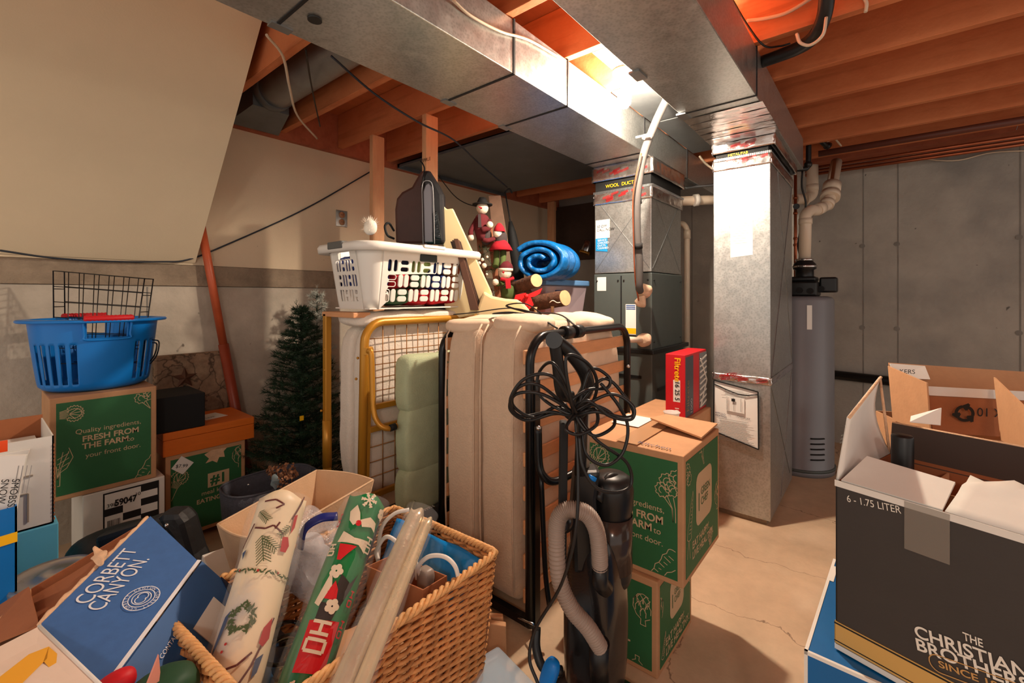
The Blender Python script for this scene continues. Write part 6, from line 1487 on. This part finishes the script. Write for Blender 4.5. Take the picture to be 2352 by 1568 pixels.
MB().hexa([(wx0, wy0-.003, .66), (.10, wy0-.003, .66), (.125, wy0-.003, .74), (wx0, wy0-.003, .74)], [(wx0, wy0-.014, .66), (.10, wy0-.014, .66), (.125, wy0-.006, .74), (wx0, wy0-.006, .74)]).build('tucked_tab', K['white'], t, world=True, bev=.002)
t = T('pale_blue_box', 'pale sky blue carton standing on the floor beneath the open white carton', 'cardboard box', (-.04, 2.14, 0))
MB().box(-.28, .185, 1.985, 2.32, 0, .495).build('carton', M_('sky blue print', C(96, 184, 216), .45, 0, .04, 8), t, world=True, bev=.003)
MB().box(.02, .18, 1.982, 1.985, .29, .293).build('white_rule', K['white'], t, world=True)
text('A', .09, K['white'], t, (.03, 1.984, .19), (1, 0, 0), (0, 0, 1), 'lettering', world=True)
t = T('blue_storage_carton', 'royal blue open carton with yellow stripe holding white papers', 'cardboard box', (-.09, 1.82, 0))
bb = M_('royal blue print', C(0, 110, 190), .4, 0, .05, 8)
for a, b in (((-.28, 1.706), (.084, 1.706)), ((.084, 1.706), (.084, 1.95)), ((.084, 1.95), (-.28, 1.95)), ((-.28, 1.95), (-.28, 1.706))):
    MB().plate([(a[0], a[1], 0), (b[0], b[1], 0), (b[0], b[1], .664), (a[0], a[1], .664)], -.004).build('carton_wall', bb, t, world=True)
MB().hexa([(-.28, 1.7035, .56), (.0845, 1.7035, .575), (.0845, 1.7035, .60), (-.28, 1.7035, .585)], [(-.28, 1.7055, .56), (.0845, 1.7055, .575), (.0845, 1.7055, .60), (-.28, 1.7055, .585)]).build('yellow_stripe', K['yellow'], t, world=True)
text('S', .05, M_('deep navy ink', C(14, 40, 90), .5), t, (.012, 1.7035, .47), (1, 0, 0), (0, 0, 1), 'lettering', world=True)
a, b, c, d = P(-60, 1048, 1.12), P(60, 1046, 1.17), P(33, 1190, 1.16), P(-60, 1190, 1.12)
t = T('paper_bundle', 'white printed papers sticking out of the royal blue carton', 'papers', lerp(d, c, .5))
MB().plate([a, b, c, d], .012).build('papers', K['paper'], t, world=True)
text('SMOBSS.\nSNOW.', .02, K['ink'], t, P(28, 1100, 1.15), (c-b), (b-a), 'printed_lettering', world=True, lift=-.002)
lines([[(0, k*.008), (.07, k*.008)] for k in range(4)], .0014, M_('grey line ink', C(150, 150, 150), .8), t, P(42, 1070, 1.16), (c-b), (b-a), 'printed_lines', world=True, lift=-.002)
one(MB().box(-.03, .018, -.002, .002, 0, .03).build('orange_tag', M_('orange card', C(240, 80, 20), .5)), 'small orange card edge behind the white papers', 'card').location = P(-6, 1040, 1.19)
# round tin
c = P(122, 1316, 1.22)
t = T('round_tin', 'large round tin with a dull silver lid beside the blue wine carton', 'tin', (c.x, c.y, 0))
MB().lathe([(0, 0), (.083, 0), (.083, c.z-.02)], 36).build('tin_body', K['chrome'], t)
MB().lathe([(.088, c.z-.025), (.09, c.z-.005), (.086, c.z+.002), (.08, c.z-.002), (.04, c.z-.004), (.03, c.z+.003), (.018, c.z+.006), (0, c.z+.006)], 48).build('lid', M_('brushed tin', C(196, 188, 176), .3, .9, .06, 20), t)
# wine carton with printed blue lid
t = T('wine_carton', 'open blue printed wine carton lying in front of the round tin', 'cardboard box', P(300, 1420, .95))
qa, qb, qd = P(345, 1188, 1.15), P(453, 1290, 1.055), P(95, 1435, .85)
qc = qb+(qd-qa)
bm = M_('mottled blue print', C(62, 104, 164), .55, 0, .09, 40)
MB().plate([qd, qc, qb, qa], .004).build('printed_lid', bm, t, world=True)
dn_ = (qc-qb).cross(qa-qb).normalized()
dn_ = dn_ if dn_.z > 0 else -dn_
uu = (qa-qd).normalized(); vv = dn_.cross(uu).normalized()
wht = M_('silver white ink', C(226, 228, 232), .6)
L1 = (qa-qd).length; L2 = (qa-qb).length
org = qd-vv*L2
def lh(px, py): return hit(px, py, qd+dn_*.0045, dn_)
def ltext(s_, sz, pa, pb):
    a_, b_ = lh(*pa), lh(*pb); u_ = (b_-a_).normalized()
    text(s_, sz, wht, t, a_, u_, dn_.cross(u_), 'brand_lettering', world=True, fitw=(b_-a_).length, lift=.001)
ltext('CORBETT', .044, (204, 1388), (318, 1262)); ltext('CANYON.', .044, (232, 1404), (344, 1284))
oc = lh(325, 1375)
lines([arc(0, 0, .030, 0, 360, 40), arc(0, 0, .022, 0, 360, 36)], .0016, wht, t, oc, uu, vv, 'round_emblem', world=True, lift=.002)
lines([arc(-.004, 0, .009, 50, 310, 16), arc(.005, 0, .009, -130, 130, 16), arc(0, 0, .016, 0, 360, 24)], .0016, wht, t, oc, uu, vv, 'round_emblem', world=True, lift=.002)
for k in range(24):
    an = -k*2*math.pi/24+math.pi
    r_ = uu*math.cos(an)+vv*math.sin(an); tt_ = uu*math.sin(an)-vv*math.cos(an)
    text('CORBETT CANYON CORBETT '[k % 23], .0075, wht, t, oc+r_*.0238, tt_, r_, 'emblem_letter', world=True, lift=.002)
MB().plate([qb+dn_*.005, qc+dn_*.005, qc+dn_*.005-vv*.008, qb+dn_*.005-vv*.008], .001).build('white_rule', wht, t, world=True)
dd2 = (-vv*.75-dn_*.66).normalized()
b2_, c2_ = qb-vv*.008, qc-vv*.008
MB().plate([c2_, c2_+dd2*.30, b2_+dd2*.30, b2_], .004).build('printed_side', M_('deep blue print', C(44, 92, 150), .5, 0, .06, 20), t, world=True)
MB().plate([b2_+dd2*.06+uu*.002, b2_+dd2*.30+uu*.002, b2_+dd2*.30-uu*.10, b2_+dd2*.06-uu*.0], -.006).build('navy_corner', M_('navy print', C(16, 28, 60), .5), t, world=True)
text('CONTAINS', .012, wht, t, c2_+dd2*.05+uu*.10, uu, -dd2, 'side_lettering', world=True, lift=.006)
MB().plate([c2_+dd2*.07+uu*.18, c2_+dd2*.13+uu*.18, c2_+dd2*.13+uu*.26, c2_+dd2*.07+uu*.26], .006).build('white_patch', K['paper'], t, world=True)
# torn edge and the brown inside walls
m = MB(); pts = [lerp(qd, qa, k/24)+vv*(.004+.006*abs(noise.noise(Vector((k*.9, 0, 0))))) for k in range(25)]
m.tube(pts, [.004+.003*(k % 3)/2 for k in range(25)], 6); m.build('torn_edge', K['kraftE'], t, world=True)
w0, w1 = P(72, 1352, 1.02), P(338, 1196, 1.17)
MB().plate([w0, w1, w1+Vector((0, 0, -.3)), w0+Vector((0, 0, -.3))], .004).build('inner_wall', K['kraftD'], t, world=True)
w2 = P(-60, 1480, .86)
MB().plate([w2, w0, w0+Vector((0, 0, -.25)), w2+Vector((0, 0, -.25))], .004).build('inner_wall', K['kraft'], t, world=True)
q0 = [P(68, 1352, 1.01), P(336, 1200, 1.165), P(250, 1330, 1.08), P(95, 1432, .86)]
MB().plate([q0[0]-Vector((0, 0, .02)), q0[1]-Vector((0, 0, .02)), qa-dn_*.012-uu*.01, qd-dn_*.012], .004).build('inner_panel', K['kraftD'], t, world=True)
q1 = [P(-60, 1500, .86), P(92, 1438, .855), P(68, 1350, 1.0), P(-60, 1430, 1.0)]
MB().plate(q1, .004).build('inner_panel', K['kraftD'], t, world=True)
bz_ = .03
cc = lerp(qd, qb, .5)
MB().box(cc.x-.17, cc.x+.17, cc.y-.17, cc.y+.17, 0, .36).build('carton_body', bm, t, world=True)
m = MB()
m.soft(lerp(qd, qa, .55)+vv*.02+dn_*.004, (.012, .045, .006), 2, 8, .010, 40).build('torn_flap', K['kraftE'], t, world=True)
# white snack carton panel with yellow chevron at the lowest corner
t = T('chevron_carton', 'white carton panel with yellow chevron lying against the blue wine carton', 'cardboard box', P(60, 1560, .78))
g0, g1, g2, g3 = P(-80, 1530, .72), P(90, 1442, .838), P(238, 1585, .72), P(40, 1760, .6)
MB().plate([g3, g2, g1, g0], .004).build('panel', M_('warm white card', C(226, 206, 190), .6, 0, .05, 8), t, world=True)
yy = M_('amber ink', C(232, 168, 50), .5)
def onp(u, v): return lerp(lerp(g0, g1, u), lerp(g3, g2, u), v)+Vector((0, 0, .006))
ch_ = [[hit(x, y, onp(.5, .5), (g1-g0).cross(g3-g0).normalized()) for x, y in pg] for pg in ([(66, 1502), (112, 1484), (108, 1512), (20, 1600), (-60, 1600)], [(112, 1484), (140, 1508), (236, 1600), (180, 1610), (100, 1518)])]
m = MB()
for pg in ch_: m.add(pg, [tuple(range(5))])
m.build('amber_chevron', yy, t, world=True)
MB().box(-.14, .14, -.1, .1, -g0.z+.3, -.04).build('carton_body', K['white'], t)
for c_ in t.children:
    if c_.name.startswith('carton_body'): c_.location = (-.02, -.0, 0)
MB().tube([g1+Vector((0, 0, .004)), g2+Vector((0, 0, .004))], .003, 6).build('perforated_edge', K['white'], t, world=True)
# festive scraps at the frame's lowest edge
o = MB().soft((0, 0, 0), (.055, .045, .03), 2.4, 8, .012, 18).build('ribbon_bow', M_('dark green ribbon', C(30, 70, 44), .6)); o.location = P(372, 1578, .80); tag(o, 'dark green ribbon bow between the blue wine carton and the wicker basket', 'ribbon')
o = MB().soft((0, 0, 0), (.03, .02, .02), 2.4, 8, .006, 18).build('gift_bow', K['red']); o.location = P(262, 1572, .78); tag(o, 'small red gift bow beside the dark green ribbon', 'bow')
o = MB().hexa([(-.008, 0, -.02), (.012, 0, -.02), (.014, 0, .0), (.012, 0, .03)], [(-.008, .006, -.02), (.012, .006, -.02), (.014, .006, .0), (.012, .006, .03)]).build('paper_leaf', M_('pink leaf', C(226, 150, 130), .7)); o.location = P(345, 1555, .77); tag(o, 'pale pink paper leaf tip above the dark green ribbon', 'paper leaf')
# black shoulder bag
t = T('shoulder_bag', 'black quilted shoulder bag lying between the spirits carton and the wine carton', 'bag', P(330, 1400, 1.52))
bq = M_('black quilted nylon', C(24, 24, 26), .5, 0, .2, 8, .5, 14)
c = P(300, 1262, 1.56)
MB().soft((c.x, c.y, .20), (.17, .10, .205), 4, 12, .012, 7, M=None).build('bag_body', bq, t, world=True)
slab([(212, 1236), (325, 1200), (362, 1186), (380, 1216), (320, 1264), (225, 1292)], 1.40, .05, 'bag_flap', bq, t, bev=.015)
slab([(352, 1190), (372, 1180), (408, 1178), (424, 1200), (446, 1275), (462, 1305), (410, 1305), (388, 1240)], 1.38, .07, 'shoulder_strap', bq, t, bev=.02)
MB().ball(P(383, 1206, 1.36), .006, 6).build('strap_buckle', K['chrome'], t, world=True)
# stack of white frames
t = T('picture_frame', 'white flat picture frame lying behind the blue wine carton', 'picture frame', P(500, 1320, 1.3))
q = [P(462, 1290, 1.36), P(540, 1262, 1.44), P(600, 1330, 1.3), P(500, 1375, 1.2)]
MB().plate([v-Vector((0, 0, .0)) for v in q[::-1]], .02).build('frame', K['white'], t, world=True, bev=.002)
MB().plate([v-Vector((0, 0, .05)) for v in q[::-1]], .015).build('backing_board', K['kraftD'], t, world=True)
o = MB().box(-.15, .15, -.12, .12, 0, .28).build('storage_carton', K['kraftD'], bev=.004); c = P(530, 1330, 1.33); o.location = (c.x, c.y, 0); tag(o, 'brown carton under the white picture frame beside the shoulder bag', 'cardboard box')
# charcoal felt bin and dried flowers
c = P(622, 1112, 1.98); c.z = 0
t = T('felt_bin', 'charcoal grey felt storage bin in front of the green christmas tree', 'storage bin', c)
fm_ = M_('charcoal felt', C(74, 76, 86), .95, 0, .15, 60, .4, 200)
m = MB()
def bin_(u, v, sc=1.0):
    a = u*2*math.pi; e = 3.0; ca, sa = math.cos(a), math.sin(a); r = 1/((abs(ca)**e+abs(sa)**e)**(1/e)); k = (.84+.16*v)*sc
    return Vector((ca*r*.185*k, sa*r*.125*k, .005+v*.39))
m.grid(lambda u, v: bin_(u, v), 48, 8); m.grid(lambda u, v: Vector(bin_(u, 0)[:])*1.0*v if v > 0 else Vector((0, 0, .005)), 48, 1); m.build('bin_wall', fm_, t, solid=.006)
MB().tube([bin_(k/48, 1) for k in range(48)], .005, 6, True).build('bound_rim', fm_, t)
MB().ball(P(570, 1113, 1.86)-c, .004, 5).build('rivet', K['chrome'], t)
random.seed(77)
t = T('dried_flowers', 'bunch of dried brown hydrangea heads standing in the charcoal felt bin', 'dried flowers', (c.x+.05, c.y-.04, .02))
hb_ = MB(); st = MB()
for (x, y, d, r) in ((640, 1085, 1.9, .035), (662, 1078, 1.92, .03), (648, 1105, 1.88, .03), (625, 1080, 1.93, .022), (672, 1088, 1.9, .02)):
    q = P(x, y, d)
    for k in range(60):
        v = Vector((rnd(-1, 1), rnd(-1, 1), rnd(-1, 1))).normalized()*r*rnd(.75, 1.05); s_ = rnd(.004, .008)
        a_ = Vector((rnd(-1, 1), rnd(-1, 1), rnd(-1, 1))).normalized(); b_ = a_.cross(v.normalized()).normalized()
        hb_.add([q+v-a_*s_, q+v-b_*s_, q+v+a_*s_, q+v+b_*s_], [(0, 1, 2, 3)])
    st.tube([q, Vector((c.x+.04, c.y-.03, .04))], .002, 5)
hb_.build('petals', M_('dried petals', C(150, 104, 74), .9, 0, .4, 60), t, world=True); st.build('stems', M_('dry stems', C(110, 66, 44), .9), t, world=True)
MB().soft(P(632, 1106, 1.86), (.016, .016, .03), 2, 6, .012, 40).build('blue_leaves', M_('dusty blue leaves', C(120, 136, 140), .9), t, world=True)
# natural canvas bin
zr = .549
L_, BK, R_, F_ = W(500, 1204, zr), W(727, 1080, zr), W(857, 1102, zr), W(622, 1240, zr)
cn = (L_+BK+R_+F_)/4; cn.z = .28
t = T('canvas_bin', 'empty beige canvas storage bin with flared sides behind the gift wrap rolls', 'storage bin', cn)
cs = [L_, F_, R_, BK]
cf = M_('smooth beige canvas', C(212, 178, 142), .9, 0, .04, 20, .15, 180)
m = MB()
for i in range(4):
    a, b = cs[i], cs[(i+1) % 4]; bow = .02 if i in (0, 2) else .0
    out = ((a+b)/2-cn); out.z = 0; out.normalize()
    def g(u, v, a=a, b=b, out=out, bow=bow):
        p = lerp(a, b, u)+out*bow*math.sin(math.pi*u)*v; low = Vector((cn.x+(p.x-cn.x)*.72, cn.y+(p.y-cn.y)*.72, .285)); return lerp(low, p, v)
    m.grid(g, 12, 6, False)
lo_ = [Vector((cn.x+(p.x-cn.x)*.72, cn.y+(p.y-cn.y)*.72, .285)) for p in cs]; m.add(lo_, [(0, 1, 2, 3)])
m.build('canvas_wall', cf, t, world=True, solid=.005)
m = MB()
for i in range(4):
    a, b = cs[i], cs[(i+1) % 4]; bow = .02 if i in (0, 2) else .0; out = ((a+b)/2-cn); out.z = 0; out.normalize()
    m.tube([lerp(a, b, k/10)+out*bow*math.sin(math.pi*k/10) for k in range(11)], .0035, 6)
    m.tube([a, lo_[i]], .003, 6)
m.build('piped_edge', cf, t, world=True)
o = MB().box(-.14, .14, -.10, .10, 0, .28).build('storage_carton', K['kraftD'], bev=.004); o.location = (cn.x, cn.y, 0); o.rotation_euler = (0, 0, math.atan2((BK-L_).y, (BK-L_).x)); tag(o, 'brown carton hidden beneath the beige canvas bin', 'cardboard box')
# things on the floor beyond the basket
c = P(1150, 1545, 1.06)
t = T('clear_tote', 'low clear plastic tote with latched lid on the floor beside the wicker basket', 'storage tote', (c.x, c.y, 0), rz=YAW-.9)
cl_ = M_('bluish clear plastic', C(190, 214, 232), .12, alpha=.42, coat=.5)
MB().box(-.11, .11, -.16, .16, .0, .195).build('tub', cl_, t, bev=.012)
MB().box(-.12, .12, -.17, .17, .197, .222).build('lid', cl_, t, bev=.010, seg=3)
MB().lathe([(.02, .222), (.03, .228), (.028, .232), (0, .232)], 24, c=(-.05, -.08, 0)).build('lid_knob', cl_, t)
t = T('paper_bag', 'folded brown paper bag standing between the wicker basket and the folding bed', 'paper bag', P(1135, 1530, 1.33))
slab([(1100, 1428), (1162, 1438), (1164, 1560), (1100, 1560)], 1.33, .02, 'bag_front', K['kraft'], t); slab([(1095, 1415), (1155, 1418), (1158, 1445), (1095, 1450)], 1.36, .02, 'bag_rear', K['kraft'], t)
sb = P(1135, 1560, 1.35); MB().box(sb.x-.05, sb.x+.05, sb.y-.04, sb.y+.04, 0, sb.z+.02).build('bag_base', K['kraft'], t, world=True)
c = P(1215, 1590, 1.12)
t = T('small_wicker_tray', 'small dark wicker tray on the floor in front of the folding bed', 'basket', (c.x, c.y, 0), rz=YAW-.6)
m = MB()
for r_ in range(9):
    for (a, b) in (((-.1, -.08), (.1, -.08)), ((.1, -.08), (.1, .08)), ((.1, .08), (-.1, .08)), ((-.1, .08), (-.1, -.08))):
        pts = [Vector((a[0]+(b[0]-a[0])*k/24, a[1]+(b[1]-a[1])*k/24, .01+r_*.012))+Vector((0 if a[0] != b[0] else 1, 1 if a[0] != b[0] else 0, 0))*.004*math.sin(k*1.57+r_*math.pi) for k in range(25)]
        m.tube(pts, .006, 5)
m.build('woven_wall', M_('red brown wicker', C(150, 84, 50), .6, 0, .3, 26), t)
MB().box(-.1, .1, -.08, .08, 0, .008).build('tray_base', K['wickerD'], t)
one(MB().tube([(0, 0, 0), P(1225, 1500, 1.55)-P(1165, 1468, 1.7)], .004, 6).build('metal_rod', K['chrome']), 'thin bright metal rod lying under the slatted folding bed', 'rod').location = (P(1165, 1468, 1.7).x, P(1165, 1468, 1.7).y, .006)
